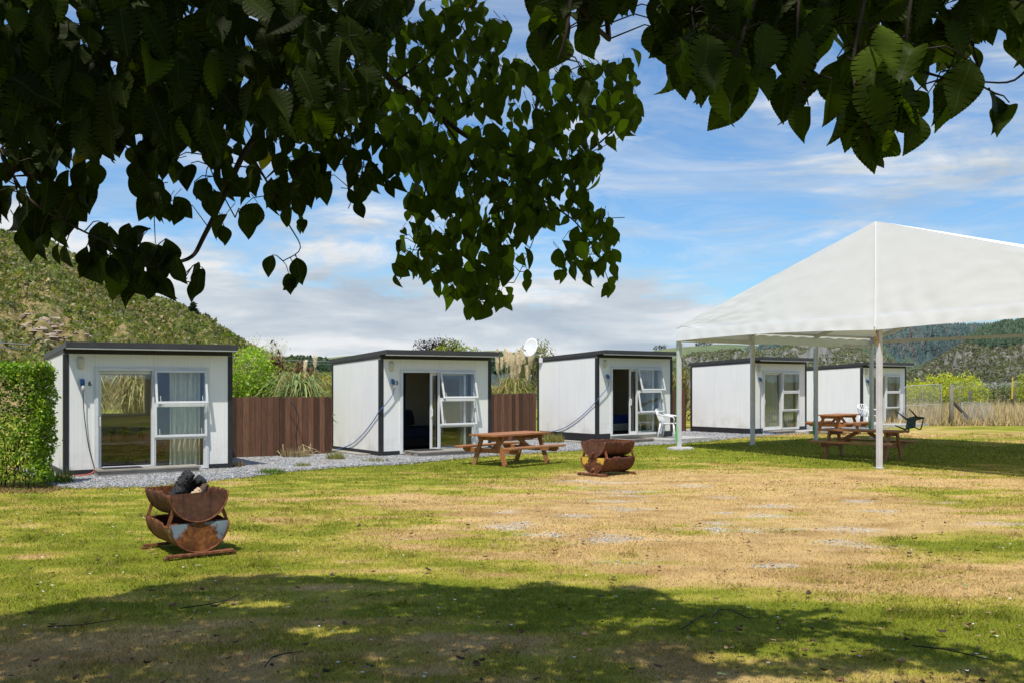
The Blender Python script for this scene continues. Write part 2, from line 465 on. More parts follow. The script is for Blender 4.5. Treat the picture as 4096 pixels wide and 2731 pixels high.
ring = [(R * math.cos(a), R * math.sin(a), -.05) for a in np.linspace(0, 2 * PI, 65)[:-1]]
far.add(ring, [tuple(range(64))])
tag(far.build('ground', M_hill('paddock_ground', [(.3, (.10, .12, .03)), (.5, (.20, .17, .06)), (.7, (.28, .22, .10))], .05, fine=2.0)), kind='structure')

# gravel in front of and between the cabins
gp = []
n = 90
el = [Vector(p) for p in EDGE]
cum = [0]
for a, b in zip(el, el[1:]): cum.append(cum[-1] + (b - a).length)
def edge_at(t):
    t *= cum[-1]
    for k in range(len(el) - 1):
        if t <= cum[k + 1] or k == len(el) - 2:
            u = (t - cum[k]) / (cum[k + 1] - cum[k]); return el[k].lerp(el[k + 1], u)
back = Vector((-.6, .8, 0))
gv, gf = [], []
NE, NB = 260, 14
gcol = []
for i in range(NE + 1):
    p = edge_at(i / NE)
    j = .16 * (float(fbm(i * .13, 3.0, 4)) - .5) * 2 + .05 * (random.random() - .5)
    for k in range(NB + 1):
        q = p + back * (j * (1 - k / NB) + 4.2 * (k / NB))
        gv.append((q.x, q.y, .016 + .012 * float(fbm(q.x * 1.2, q.y * 1.2, 2)) - (.03 if k == 0 else 0)))
for i in range(NE):
    for k in range(NB):
        a = i * (NB + 1) + k
        gf.append((a, a + NB + 1, a + NB + 2, a + 1))
mb = MB(); mb.add(gv, gf)
tag(mb.build('gravel_strip', MAT['gravel'], smooth=True), kind='structure')
def on_gravel(x, y):
    # signed distance in front (>0) of the lawn edge, along the row direction
    best = np.full(x.shape, 1e9); sg = np.zeros(x.shape)
    for a, b in zip(el, el[1:]):
        dx, dy = b.x - a.x, b.y - a.y; L2 = dx * dx + dy * dy
        t = np.clip(((x - a.x) * dx + (y - a.y) * dy) / L2, 0, 1)
        ex, ey = x - a.x - t * dx, y - a.y - t * dy
        dd = np.hypot(ex, ey); cr = dx * ey - dy * ex
        m = dd < best; best = np.where(m, dd, best); sg = np.where(m, np.sign(cr), sg)
    return best * sg            # positive = on the gravel side
# loose stones, one scattered mass
def rock_batch(P, r, colr):
    base = np.array([(1, 0, 0), (-1, 0, 0), (0, 1, 0), (0, -1, 0), (0, 0, 1), (0, 0, -1)], float)
    tri = np.array([(0, 2, 4), (2, 1, 4), (1, 3, 4), (3, 0, 4), (2, 0, 5), (1, 2, 5), (3, 1, 5), (0, 3, 5)])
    n = len(P)
    a = rng.random(n) * 2 * PI
    B = base[None] * (r[:, None, None] * (.6 + .8 * rng.random((n, 6, 1)))) * np.array([1, 1, .6])
    ca, sa = np.cos(a)[:, None], np.sin(a)[:, None]
    X = B[..., 0] * ca - B[..., 1] * sa; Y = B[..., 0] * sa + B[..., 1] * ca
    V = np.stack([X, Y, B[..., 2]], -1) + P[:, None, :]
    Fc = tri[None] + (np.arange(n) * 6)[:, None, None]
    return V.reshape(-1, 3), Fc.reshape(-1, 3), np.repeat(colr, 6, 0)
N = 30000
t = rng.random(N); k = rng.random(N) ** 1.3
E0 = np.array([edge_at(a)[:2] for a in np.linspace(0, 1, 600)])
pp = E0[(t * 599).astype(int)] + np.array([back.x, back.y]) * (k * 3.6 - .18 * rng.random(N))[:, None] + rng.normal(0, .05, (N, 2))
P = np.column_stack([pp, np.full(N, .022)])
sh = rng.random(N)
colr = np.outer(.13 + .36 * sh ** 1.4, [1, 1.01, 1.03]) + rng.normal(0, .015, (N, 3))
t_ = NT('gravel_stone')
MAT['stone'] = t_.done(t_.pbr(t_.n('ShaderNodeVertexColor', layer_name='Col').outputs[0], .9, 0, None, .2))
V, Fc, cc = rock_batch(P, .012 + .016 * rng.random(N) ** 2, np.clip(colr, .05, .7))
tag(np_mesh('gravel_stones', V, Fc, 3, MAT['stone'], col=cc), 'loose grey gravel stones strewn along the front of the cabins', 'gravel', kind='stuff')

# grass blades
def blades(P, h, w, lean, colr, az=None):
    n = len(P)
    az = rng.random(n) * 2 * PI if az is None else az
    la = rng.random(n) * 2 * PI
    side = np.stack([np.cos(az), np.sin(az), 0 * az], -1) * (w / 2)[:, None]
    tip = np.stack([np.cos(la) * lean * h, np.sin(la) * lean * h, h * np.sqrt(np.clip(1 - lean ** 2, .05, 1))], -1)
    V = np.stack([P - side, P + side, P + tip], 1).reshape(-1, 3)
    Fc = np.arange(3 * n).reshape(-1, 3)
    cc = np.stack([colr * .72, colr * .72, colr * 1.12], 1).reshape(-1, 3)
    return V, Fc, cc
Vs, Fs, Cs = [], [], []
off = 0
for y0, y1, dens, hh, ww in ((4.9, 7.5, 7200, .034, .0052), (7.5, 10.5, 4600, .034, .0066), (10.5, 15, 2300, .034, .009), (15, 21, 950, .036, .014), (21, 33, 300, .045, .022)):
    xm = .56 * y1 + .4
    n = int(dens * 2 * xm * (y1 - y0))
    x = rng.uniform(-xm, xm, n); y = rng.uniform(y0, y1, n)
    keep = (np.abs(x) < .55 * y + .4)
    x, y = x[keep], y[keep]
    c, d, s = lawn_color(x, y)
    gs = on_gravel(x, y)
    thin = .5 + .5 * sstep(.28, .62, fbm(x * 5, y * 5, 3))
    keep = (rng.random(len(x)) > s * .9) & (gs < .05 + .08 * rng.random(len(x))) & (rng.random(len(x)) < thin * (1 - .30 * sstep(.6, 1.1, d)))
    x, y, c, d = x[keep], y[keep], c[keep], d[keep]
    n = len(x)
    # single blades differ: some straw in the green, some green in the straw
    r = rng.random(n)
    strawy = (r < .10 + .55 * d)[:, None]; greeny = (r > .86)[:, None]
    c = np.where(strawy, c * .45 + C_DRY * .55 * (.7 + .6 * rng.random((n, 1))), c)
    c = np.where(greeny & ~strawy, c * .4 + C_GREEN * .75, c)
    c = c * (.42 + 1.05 * rng.random((n, 1)))
    h = hh * (.45 + .95 * rng.random(n)) * (1 - .12 * sstep(.5, 1, d)) * (.75 + .6 * fbm(x * 1.7, y * 1.7 + 20, 3))
    h = h * np.where(np.abs(gs[keep]) < .3, 1.35, 1.0)
    cl_ = sstep(.66, .80, fbm(x * 2.6 + 31, y * 2.6 + 3, 3)) * (d < .75)
    h = h * (1 + 1.1 * cl_); c = c * (1 - .22 * cl_)[:, None]
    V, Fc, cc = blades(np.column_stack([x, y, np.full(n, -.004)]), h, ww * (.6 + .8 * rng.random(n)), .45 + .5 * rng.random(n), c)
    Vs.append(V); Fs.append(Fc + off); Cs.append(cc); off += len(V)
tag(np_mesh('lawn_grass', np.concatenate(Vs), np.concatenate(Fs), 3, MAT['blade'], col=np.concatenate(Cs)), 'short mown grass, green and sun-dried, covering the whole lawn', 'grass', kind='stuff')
# stones showing through the worn patches
px_, py_ = [], []
for bx, by, rx, ry in STONES:
    k = int(520 * rx * ry) + 18
    px_.append(rng.normal(bx, rx * .55, k)); py_.append(rng.normal(by, ry * .6, k))
px_, py_ = np.concatenate(px_), np.concatenate(py_)
_, s_ = lawn_masks(px_, py_)
k = rng.random(len(px_)) < .15 + s_; px_, py_ = px_[k], py_[k]; n = len(px_)
V, Fc, cc = rock_batch(np.column_stack([px_, py_, np.full(n, .004)]), .008 + .016 * rng.random(n) ** 2.5, np.clip(np.outer(.26 + .34 * rng.random(n), [1, .93, .82]), 0, .8))
tag(np_mesh('patch_stones', V, Fc, 3, MAT['stone'], col=cc), 'small pale stones showing through the worn dry patches of lawn', 'stones', kind='stuff')
# daisies
n = 230
y = 5.5 + 12 * rng.random(n) ** 1.2; x = (rng.random(n) - .5) * 1.02 * y
c, d, s = lawn_color(x, y); kp = d < .62; x, y = x[kp], y[kp]; n = len(x)
ang = np.linspace(0, 2 * PI, 7)[:-1]
rad = .008 + .006 * rng.random(n)
V = np.stack([x[:, None] + np.cos(ang) * rad[:, None], y[:, None] + np.sin(ang) * rad[:, None], np.repeat((.03 + .015 * rng.random(n))[:, None], 6, 1) + .003 * np.cos(ang * 2)], -1).reshape(-1, 3)
tag(np_mesh('daisies', V, np.arange(6 * n).reshape(-1, 6), 6, M_plain('daisy_petals', (.75, .75, .7), .8)), 'tiny white daisy heads dotted through the lawn', 'daisies', kind='stuff')
# ================================================================ CABINS
CW, CD = 3.115, 2.613
WZ, WBZ, OF_, RF, RB = 2.365, 2.250, .344, 2.53, 2.362
D0, D1, DT, DB = .543, 2.623, 2.059, .088
MID = 1.583
def make_glyph(ch, size, depth):
    cu = bpy.data.curves.new('glyph', 'FONT'); cu.body = ch; cu.size = size; cu.extrude = depth
    cu.align_x = 'CENTER'; cu.align_y = 'CENTER'; cu.offset = .002
    o = bpy.data.objects.new('glyph', cu); COL.objects.link(o)
    bpy.context.view_layer.update()
    me = bpy.data.meshes.new_from_object(o.evaluated_get(bpy.context.evaluated_depsgraph_get()))
    bpy.data.objects.remove(o); bpy.data.curves.remove(cu)
    return me
def pane(parent, x0, x1, y, z0, z1, name='glass_pane'):
    mb = MB(); mb.box(x0, x1, y - .003, y + .003, z0, z1)
    return mb.build(name, MAT['glass'], parent)
def frame_bars(mb, x0, x1, z0, z1, w, y0, y1, wb=None):
    wb = wb or w
    mb.box(x0, x0 + w, y0, y1, z0, z1); mb.box(x1 - w, x1, y0, y1, z0, z1)
    mb.box(x0 + w, x1 - w, y0, y1, z1 - w, z1); mb.box(x0 + w, x1 - w, y0, y1, z0, z0 + wb)
def cabin(num, x, y, th, z0, label, door_open=0.0, top_open=0.0, mid_open=0.0, rear_window=False, number=None, inlet_u=.31):
    c = empty('cabin', (x, y, z0), th, label, 'cabin', 'white panel cabins in a row')
    gz = -z0 - .03                       # ground under the cabin, local
    P = MAT['panel']
    def roofz(yy): return WZ + (WBZ - WZ) * yy / CD
    for nm, xa in (('side_wall', 0), ('side_wall', CW - .05)):
        mb = MB(); mb.prism([(0, .1), (CD, .1), (CD, roofz(CD)), (0, roofz(0))], xa, xa + .05); mb.build(nm, P, c)
    mb = MB()
    if rear_window:
        wx0, wx1, wz0, wz1 = .72, 2.0, 1.10, 1.97
        for b in ((.05, wx0, .1, WBZ), (wx1, CW - .05, .1, WBZ), (wx0, wx1, .1, wz0), (wx0, wx1, wz1, WBZ)):
            mb.box(b[0], b[1], CD - .05, CD, b[2], b[3])
        mb.build('back_wall', P, c)
        fr = MB(); frame_bars(fr, wx0 - .02, wx1 + .02, wz0 - .02, wz1 + .02, .045, CD - .07, CD + .012)
        r = fr.build('rear_window', MAT['alu'], c, bevel=.003)
        pane(r, wx0 + .02, wx1 - .02, CD - .02, wz0 + .02, wz1 - .02)
    else:
        mb.box(.05, CW - .05, CD - .05, CD, .1, WBZ); mb.build('back_wall', P, c)
    mb = MB()
    for b in ((.05, D0, .1, WZ - .002), (D1, CW - .05, .1, WZ - .002), (D0, D1, DT, WZ - .002)):
        mb.box(b[0], b[1], 0, .05, b[2], b[3])
    mb.build('front_wall', P, c)
    mb = MB()
    mb.box(.052, CW - .052, .052, CD - .052, .02, .085); mb.build('floor', MAT['carpet'], c)
    mb = MB()   # lining: a few mm inside the walls, the ceiling too
    mb.box(.052, .06, .055, CD - .055, .087, WBZ - .02); mb.box(CW - .06, CW - .052, .055, CD - .055, .087, WBZ - .02)
    if rear_window:
        for b in ((.06, wx0 - .02, .087, WBZ - .02), (wx1 + .02, CW - .06, .087, WBZ - .02), (wx0 - .02, wx1 + .02, .087, wz0 - .02), (wx0 - .02, wx1 + .02, wz1 + .02, WBZ - .02)):
            mb.box(b[0], b[1], CD - .062, CD - .054, b[2], b[3])
    else:
        mb.box(.06, CW - .06, CD - .062, CD - .054, .087, WBZ - .02)
    mb.box(.052, CW - .052, .055, CD - .055, WBZ - .018, WBZ - .008)
    mb.build('interior_lining', MAT['inner'], c)
    # roof: sloping slab with dark flashing round it and a pale gutter lip in front
    y0, y1 = -OF_, CD + .1
    def rz(yy): return RF + (RB - RF) * (yy - y0) / (y1 - y0)
    mb = MB(); mb.prism([(y0 + .012, rz(y0) - .1), (y1 - .012, rz(y1) - .1), (y1 - .012, rz(y1) - .012), (y0 + .012, rz(y0) - .012)], .0, CW)
    roof = mb.build('roof', MAT['roof'], c)
    mb = MB()
    mb.box(-.012, CW + .02, y0 - .002, y0 + .012, RF - .103, RF)
    mb.prism([(y0 + .012, rz(y0) - .103), (y1, rz(y1) - .103), (y1, rz(y1)), (y0 + .012, rz(y0))], -.012, 0)
    mb.prism([(y0 + .012, rz(y0) - .103), (y1, rz(y1) - .103), (y1, rz(y1)), (y0 + .012, rz(y0))], CW, CW + .02)
    for k in range(9):      # screw heads on the flashing
        xx = .12 + k * (CW - .2) / 8
        mb.box(xx, xx + .012, y0 - .006, y0 - .002, RF - .088, RF - .076)
    mb.build('fascia', MAT['roof'], roof, bevel=.003)
    mb = MB(); mb.box(-.005, CW + .012, y0 + .004, y0 + .075, RF - .135, RF - .106); mb.build('gutter', MAT['gutter'], roof, bevel=.006)
    mb = MB()   # dark closing strip under the eave
    mb.box(.0, CW, -.012, -.003, WZ - .045, RF - .15 + .02)
    for s in (0, 1):
        xa = -.010 if s == 0 else CW + .002
        mb.prism([(0, roofz(0) - .03), (CD, roofz(CD) - .03), (CD, rz(CD) - .105), (0, rz(0) - .105)], xa, xa + .008)
    mb.build('eave_trim', MAT['trim'], c)
    # corner trims
    for cx_, sx in ((0, -1), (CW, 1)):
        mb = MB()
        if sx < 0: mb.box(-.010, .085, -.010, -.001, gz, WZ - .05); mb.box(-.010, -.001, -.001, .075, gz, WZ - .05)
        else: mb.box(CW - .085, CW + .010, -.010, -.001, gz, WZ - .05); mb.box(CW + .001, CW + .010, -.001, .075, gz, WZ - .05)
        for k in range(10):
            zz = .3 + k * .2
            xx = .075 if sx < 0 else CW - .083
            mb.box(xx, xx + .008, -.014, -.010, zz, zz + .008)
        mb.build('corner_trim', MAT['trim'], c)
        mb = MB()
        if sx < 0: mb.box(-.009, -.001, CD - .07, CD + .01, gz, WBZ - .03); mb.box(-.001, .08, CD + .001, CD + .010, gz, WBZ - .03)
        else: mb.box(CW + .001, CW + .009, CD - .07, CD + .01, gz, WBZ - .03); mb.box(CW - .08, CW + .001, CD + .001, CD + .010, gz, WBZ - .03)
        mb.build('corner_trim', MAT['trim'], c)
    for b in ((.087, D0 - .03, -.008, -.001), (D1 + .03, CW - .087, -.008, -.001), (-.008, -.001, .077, CD - .072), (CW + .001, CW + .008, .077, CD - .072)):
        mb = MB(); mb.box(*b, gz, .165); mb.build('base_skirt', MAT['trim'], c)
    mb = MB(); mb.box(D0 - .03, D1 + .03, -.006, .03, gz, .086); mb.build('door_plinth', MAT['inner'], c)
    # joinery
    mb = MB(); w = .05
    ya, yb = -.035, .085
    mb.box(D0, D0 + w, ya, yb, DB, DT); mb.box(D1 - w, D1, ya, yb, DB, DT)
    mb.box(D0 + w, D1 - w, ya, yb, DT - w, DT); mb.box(D0 + w, D1 - w, ya, yb, DB, DB + .035)
    mb.box(MID - .022, MID + .022, ya - .004, .02, DB + .035, DT - w)
    z1_, z2_ = 1.376, .743
    for z in (z1_, z2_): mb.box(MID + .022, D1 - w, ya + .002, .03, z - .028, z + .028)
    mb.box(D0 - .022, D0, -.028, -.001, DB, DT + .02); mb.box(D1, D1 + .022, -.028, -.001, DB, DT + .02); mb.box(D0 - .022, D1 + .022, -.03, -.0015, DT, DT + .021)
    mb.build('door_frame', MAT['alu'], c, bevel=.004)
    # fixed lower window
    mb = MB(); frame_bars(mb, MID + .024, D1 - w - .002, DB + .037, z2_ - .03, .028, -.02, .02)
    f = mb.build('fixed_window', MAT['alu'], c, bevel=.003); pane(f, MID + .05, D1 - w - .03, .0, DB + .06, z2_ - .055)
    # two awning sashes hinged at the top
    for zt, zb, ang in ((DT - w + .012, z1_ - .012, top_open), (z1_ - .02, z2_ - .012, mid_open)):
        x0s, x1s = MID + .012, D1 - w + .022
        s = MB(); h = zt - zb
        frame_bars(s, 0, x1s - x0s, -h, 0, .044, -.03, .006)
        o = s.build('window_sash', MAT['alu'], c, bevel=.004)
        o.location = (x0s, ya - .008, zt); o.rotation_euler = (-math.radians(ang), 0, 0)
        pane(o, .03, x1s - x0s - .03, -.01, -h + .03, -.03)
        if ang > 2:
            for xx in (.1, x1s - x0s - .1):
                st = MB(); st.bar((xx, 0.0, -h + .05), (xx, .02, -h + .16), .012, .008); st.build('window_stay', MAT['white_pl'], o)
    # sliding door
    x0, x1 = D0 + w + .002 + door_open, MID + .03 + door_open
    mb = MB(); frame_bars(mb, x0, x1, DB + .037, DT - w - .002, .058, .034, .07, .075)
    dr = mb.build('sliding_door', MAT['alu'], c, bevel=.004); pane(dr, x0 + .04, x1 - .04, .052, DB + .09, DT - .09)
    mb = MB(); mb.box(x0 + .012, x0 + .046, .018, .034, .93, 1.16); mb.tube([(x0 + .029, .018, .95), (x0 + .029, -.02, .97), (x0 + .029, -.02, 1.12), (x0 + .029, .018, 1.14)], .011, 6)
    mb.build('door_handle', MAT['white_pl'], dr, bevel=.002)
    # oval wall light
    mb = MB()
    def oval(w_, h_, yy, n=20):
        pts = []
        for k in range(n):
            a = 2 * PI * k / n
            pts.append((math.cos(a) * w_, yy, math.copysign(h_ - w_, math.sin(a)) + math.sin(a) * w_))
        return pts
    rings = [oval(.062, .118, 0), oval(.062, .118, -.03), oval(.054, .108, -.045), oval(.04, .09, -.062), oval(.02, .06, -.068)]
    vs = [p for r_ in rings for p in r_]; n_ = 20
    fs = [(j * n_ + k, j * n_ + (k + 1) % n_, (j + 1) * n_ + (k + 1) % n_, (j + 1) * n_ + k) for j in range(4) for k in range(n_)] + [tuple(range(4 * n_, 5 * n_))]
    mb.add(vs, fs, Matrix.Translation((.29, -.001, 2.15)))
    mb.build('wall_light', MAT['cream'], c, smooth=True)
    # power inlet and plug
    mb = MB(); mb.box(inlet_u - .04, inlet_u + .04, -.035, -.001, 1.745, 1.86)
    po = mb.build('power_inlet', MAT['greyplug'], c, bevel=.008)
    mb = MB(); mb.tube([(inlet_u, -.04, 1.83), (inlet_u, -.075, 1.79), (inlet_u + .002, -.085, 1.73)], [.04, .042, .034], 10); mb.build('plug', MAT['blueplug'], po, smooth=True)
    mb = MB(); mb.tube([(inlet_u + .002, -.085, 1.73), (inlet_u + .004, -.085, 1.65), (inlet_u + .004, -.083, 1.60)], [.034, .032, .016], 10); mb.build('plug_collar', MAT['greyplug'], po, smooth=True)
    if number:
        o = link('house_number', make_glyph(number, .125, .003), MAT['black'], c)
        o.location = (.445 if number != '4' else .47, -.006, 1.765); o.rotation_euler = (PI / 2, 0, 0)
    return c
CAB = {
    6: (-8.273, 18.084, .569, -.053), 5: (-3.076, 22.849, .616, -.042), 4: (2.403, 27.708, .671, .108), 3: (7.967, 32.329, .713, .035), 2: (13.582, 38.03, .653, -.028)}
def loc(n, u, v, z):       # cabin-local point -> world
    x, y, th, z0 = CAB[n]
    return Vector((x + u * math.cos(th) - v * math.sin(th), y + u * math.sin(th) + v * math.cos(th), z0 + z))
cabin(6, *CAB[6], 'white panel cabin number six beside the clipped hedge, sliding door shut', 0, 11, 3, True, '6')
cabin(5, *CAB[5], 'white panel cabin number five with open door showing dark bedding', .78, 15, 10, False, '5')
cabin(4, *CAB[4], 'white panel cabin number four with satellite dish and blue bed inside', .74, 15, 10, False, '4', .37)
cabin(3, *CAB[3], 'white panel cabin behind the marquee poles with pale curtains drawn and a red reflection', 0, 0, 0)
cabin(2, *CAB[2], 'farthest white panel cabin, next to the wire mesh gate, beige curtains drawn', 0, 0, 0)

# ---- curtains
def curtain(n, u0, u1, z0, z1, v, col, label, folds=9, amp=.035, trans=.4, sway=0.0):
    x, y, th, zz = CAB[n]
    o = MB()
    ph = random.random() * 6
    def fn(a, b):
        uu = u0 + (u1 - u0) * a
        aa = amp * (.6 + .6 * (1 - b))
        return (uu + sway * (1 - b) * math.sin(b * 5) + .012 * math.sin(a * 23 + b * 3), v + aa * math.sin(a * folds * 2 * PI + ph + .5 * math.sin(b * 4)) + .3 * aa * math.sin(a * folds * 4.3 * PI + 2 * b), z0 + (z1 - z0) * b)
    o.grid(fn, folds * 12, 14)
    ob = o.build('curtain', M_cloth('curtain_cloth', col, trans, 6, .2), None, smooth=True)
    ob.location = (x, y, zz); ob.rotation_euler = (0, 0, th)
    return tag(ob, label, 'curtain')
curtain(6, 1.92, 2.52, .12, 1.99, .17, (.90, .88, .72), 'cream curtain hanging in the shut window of cabin six', 6, .05, .22)
curtain(5, .60, .78, .62, 1.98, .2, (.015, .025, .06), 'dark navy curtain hanging left inside the open doorway of cabin five', 3, .03, .1)
curtain(5, 2.30, 2.54, .12, 1.98, .2, (.6, .64, .66), 'pale curtain gathered at the right window edge of cabin five', 4, .03, .4, .05)
curtain(4, 2.20, 2.54, .12, 1.98, .2, (.66, .68, .68), 'white curtain gathered inside the right window of cabin four', 4, .03)
curtain(3, .60, 1.60, .13, 1.99, .16, (.68, .72, .60), 'pale green curtain drawn behind the door of the red-reflecting cabin', 10, .035)
curtain(3, 1.64, 2.55, .13, 1.99, .16, (.68, .72, .60), 'pale green curtain drawn behind the windows of the red-reflecting cabin', 9, .035)
curtain(2, .60, 1.60, .13, 1.99, .16, (.50, .46, .33), 'beige curtain drawn behind the door of the farthest cabin', 10, .03)
curtain(2, 1.64, 2.55, .13, 1.99, .16, (.50, .46, .33), 'beige curtain drawn behind the windows of the farthest cabin', 9, .03)

# ---- beds seen through the two open doors
def bed(n, x0, x1, y0, y1, mb_mat, sheet, label):
    x, y, th, zz = CAB[n]
    b = empty('bed', loc(n, 0, 0, 0), th, label, 'bed')
    m = MB(); m.box(x0, x1, y0, y1, .14, .36); m.build('bed_base', mb_mat, b, bevel=.02)
    m = MB(); m.box(x0 - .012, x1 + .012, y0 - .012, y1, .362, .62); m.build('mattress', sheet, b, bevel=.05)
    return b
def pillow(n, u, v, z, rz, tilt, m, label):
    o = MB()
    def fn(a, b):
        t, p = (a * 2 - 1), (b * 2 - 1)
        return (t, p, 0)
    vs, fs = [], []
    N_ = 12
    for s in (1, -1):
        off = len(vs)
        for j in range(N_ + 1):
            for i in range(N_ + 1):
                a, b = i / N_ * 2 - 1, j / N_ * 2 - 1
                h = .075 * max(0, (1 - a ** 4)) ** .5 * max(0, (1 - b ** 4)) ** .5
                vs.append((a * .32 * (1 - .08 * b * b), b * .22 * (1 - .08 * a * a), s * h))
        for j in range(N_):
            for i in range(N_):
                q = (off + j * 13 + i, off + j * 13 + i + 1, off + j * 13 + i + 14, off + j * 13 + i + 13)
                fs.append(q if s > 0 else q[::-1])
    o.add(vs, fs)
    ob = o.build('pillow', m, None, smooth=True)
    ob.location = loc(n, u, v, z); ob.rotation_euler = (tilt, 0, CAB[n][2] + rz)
    return tag(ob, label, 'pillow')
bed(5, .95, 2.95, 1.35, 2.52, M_plain('dark_bed_base', (.02, .018, .016), .9), MAT['navy'], 'bed with dark navy cover inside the open cabin five')
pillow(5, 1.35, 2.30, .85, 0, 1.2, MAT['navy'], 'dark pillow propped at the left of the navy bed')
pillow(5, 1.9, 2.32, .85, 0, 1.2, M_plain('dark_pillow', (.03, .03, .032), .9), 'charcoal pillow propped right of the other on the navy bed')
bed(4, .35, 2.6, 1.30, 2.52, MAT['bedbase'], MAT['blue'], 'bed with bright blue cover and cream base inside cabin four')
pillow(4, 1.65, 2.40, .86, 0, 1.25, M_plain('dark_pillow', (.03, .03, .035), .9), 'black pillow propped against the wall on the blue bed')
pillow(4, 1.78, 2.20, .80, 0, 1.15, MAT['pillow'], 'grey pillow leaning in front of the black one on the blue bed')

# ---- steps, pads and mats in front of the doors
def deck_boards(n, u0, u1, depth, ztop, label, boards=5, name='wooden_deck', skew=0.0, cat='deck'):
    x, y, th, zz = CAB[n]
    d = empty(name, (x, y, 0), th, label, cat)
    m = MB(); bw = depth / boards
    for k in range(boards):
        ya = -.05 - depth + k * bw
        e = random.uniform(-.012, .012)
        m.box(u0 + e + skew * (boards - 1 - k), u1 + e + skew * (boards - 1 - k), ya, ya + bw - .006, ztop - .03, ztop + random.uniform(-.002, .002))
    m.build('deck_boards', MAT['deck'], d, bevel=.003)
    m = MB(); m.box(u0 + .03, u1 - .03, -.05 - depth + .02, -.05 - depth + .05, 0, ztop - .033)
    m.box(u0 + .012, u0 + .04, -.04 - depth + .06, -.09, 0, ztop - .034); m.box(u1 - .05, u1 - .02, -.04 - depth + .06, -.09, 0, ztop - .034)
    m.build('deck_frame', MAT['deck'], d)
def pad(n, u0, u1, v0, v1, h, label):
    x, y, th, zz = CAB[n]
    m = MB(); m.box(u0, u1, v0, v1, -.02, h)
    o = m.build('concrete_pad', MAT['concrete'], None, bevel=.012)
    o.location = (x, y, 0); o.rotation_euler = (0, 0, th)
    tag(o, label, 'concrete pad')
deck_boards(6, .50, 2.36, .48, .13, 'weathered wooden step in front of the shut door of cabin six', 4)
deck_boards(5, .58, 2.75, .75, .13, 'weathered wooden deck in front of the open door of cabin five', 6)
deck_boards(4, .62, 1.75, .5, .12, 'weathered plank step below the open door of cabin four', 3)
pad(4, 1.78, 3.75, -1.0, -.02, .10, 'concrete pad carrying the white chair beside cabin four')
deck_boards(3, .62, 1.75, .42, .11, 'dark plank step in front of the red-reflecting cabin', 3)
pad(3, 1.78, 3.6, -.9, -.02, .08, 'long concrete pad right of the plank step, behind the back marquee poles')
pad(2, .5, 4.6, -1.1, -.02, .10, 'concrete pad in front of the farthest cabin by the gate')
def mat_on(n, u0, u1, v0, v1, z, label):
    m = MB(); m.box(u0, u1, v0, v1, z, z + .010)
    k = 0
    while u0 + .03 + k * .03 < u1 - .03:
        m.box(u0 + .02 + k * .03, u0 + .036 + k * .03, v0 + .02, v1 - .02, z + .0102, z + .015); k += 1
    o = m.build('doormat', MAT['mat_'])
    o.location = (*loc(n, 0, 0, 0)[:2], 0); o.rotation_euler = (0, 0, CAB[n][2])
    tag(o, label, 'doormat')
mat_on(6, .62, 1.32, -.36, -.09, .133, 'dark ribbed doormat on the step of cabin six')
mat_on(5, .72, 1.42, -.5, -.1, .133, 'dark doormat on the deck of cabin five')
mat_on(4, .8, 1.5, -.45, -.1, .123, 'dark doormat on the plank step of cabin four')

# ---- power leads
def lead(path, r, m, label, name='power_cable', cat='cable'):
    pts = [Vector(p) for p in path]
    out = []
    for i in range(len(pts) - 1):
        p0, p1, p2, p3 = pts[max(i - 1, 0)], pts[i], pts[i + 1], pts[min(i + 2, len(pts) - 1)]
        for k in range(6):
            t = k / 6
            out.append(.5 * ((2 * p1) + (p2 - p0) * t + (2 * p0 - 5 * p1 + 4 * p2 - p3) * t * t + (3 * p1 - p0 - 3 * p2 + p3) * t ** 3))
    out.append(pts[-1])
    m_ = MB(); m_.tube(out, r, 6)
    return tag(m_.build(name, m, None, smooth=True), label, cat)
lead([loc(6, .314, -.083, 1.60), loc(6, .34, -.06, 1.2), loc(6, .42, -.04, .6), loc(6, .53, -.06, .14)], .009, MAT['black'], 'black power lead hanging down the front of cabin six')
p_ = loc(6, .56, -.1, 0)
lead([loc(6, .56, -.07, .19), loc(6, .45, -.12, .10), (*loc(6, .25, -.2, 0)[:2], .03), (*loc(6, -.1, -.12, 0)[:2], .025), (*loc(6, -.45, .25, 0)[:2], .02)], .012, MAT['redhose'], 'pink garden hose lying along the foot of cabin six', 'garden_hose', 'hose')
for n_, iu, cm, tx in ((5, .31, MAT['bluecable'], 'blue and black power lead sagging across the side of cabin five'), (4, .37, MAT['bluecable'], 'blue and black power lead sagging across the side of cabin four')):
    lead([loc(n_, iu + .004, -.083, 1.60), loc(n_, iu - .03, -.07, 1.47), loc(n_, .1, -.06, 1.25), loc(n_, -.03, -.03, 1.12), loc(n_, -.03, .25, .90), loc(n_, -.03, .8, .55), loc(n_, -.03, 1.4, .28), loc(n_, -.03, 2.0, .14), loc(n_, -.05, 2.55, .06 if n_ == 5 else .02)], .011, cm, tx)
lead([loc(3, .314, -.083, 1.60), loc(3, .32, -.05, 1.2), loc(3, .34, -.04, .6), loc(3, .33, -.05, .25), loc(3, .42, -.08, .05), (*loc(3, .7, -.5, 0)[:2], .03)], .011, MAT['bluecable'], 'blue power lead hanging down the front of the red-reflecting cabin')

# ---- timber bearer along the side of cabin five and 4
for n_, tx in ((5, 'weathered ground timber along the side of cabin five'), (4, 'weathered ground timber along the side of cabin four')):
    m = MB(); m.box(-.34, -.05, .35, 2.75, -.01, .055)
    o = m.build('ground_timber', MAT['deck'], None, bevel=.006); o.location = (*loc(n_, 0, 0, 0)[:2], 0); o.rotation_euler = (0, 0, CAB[n_][2])
    tag(o, tx, 'timber')

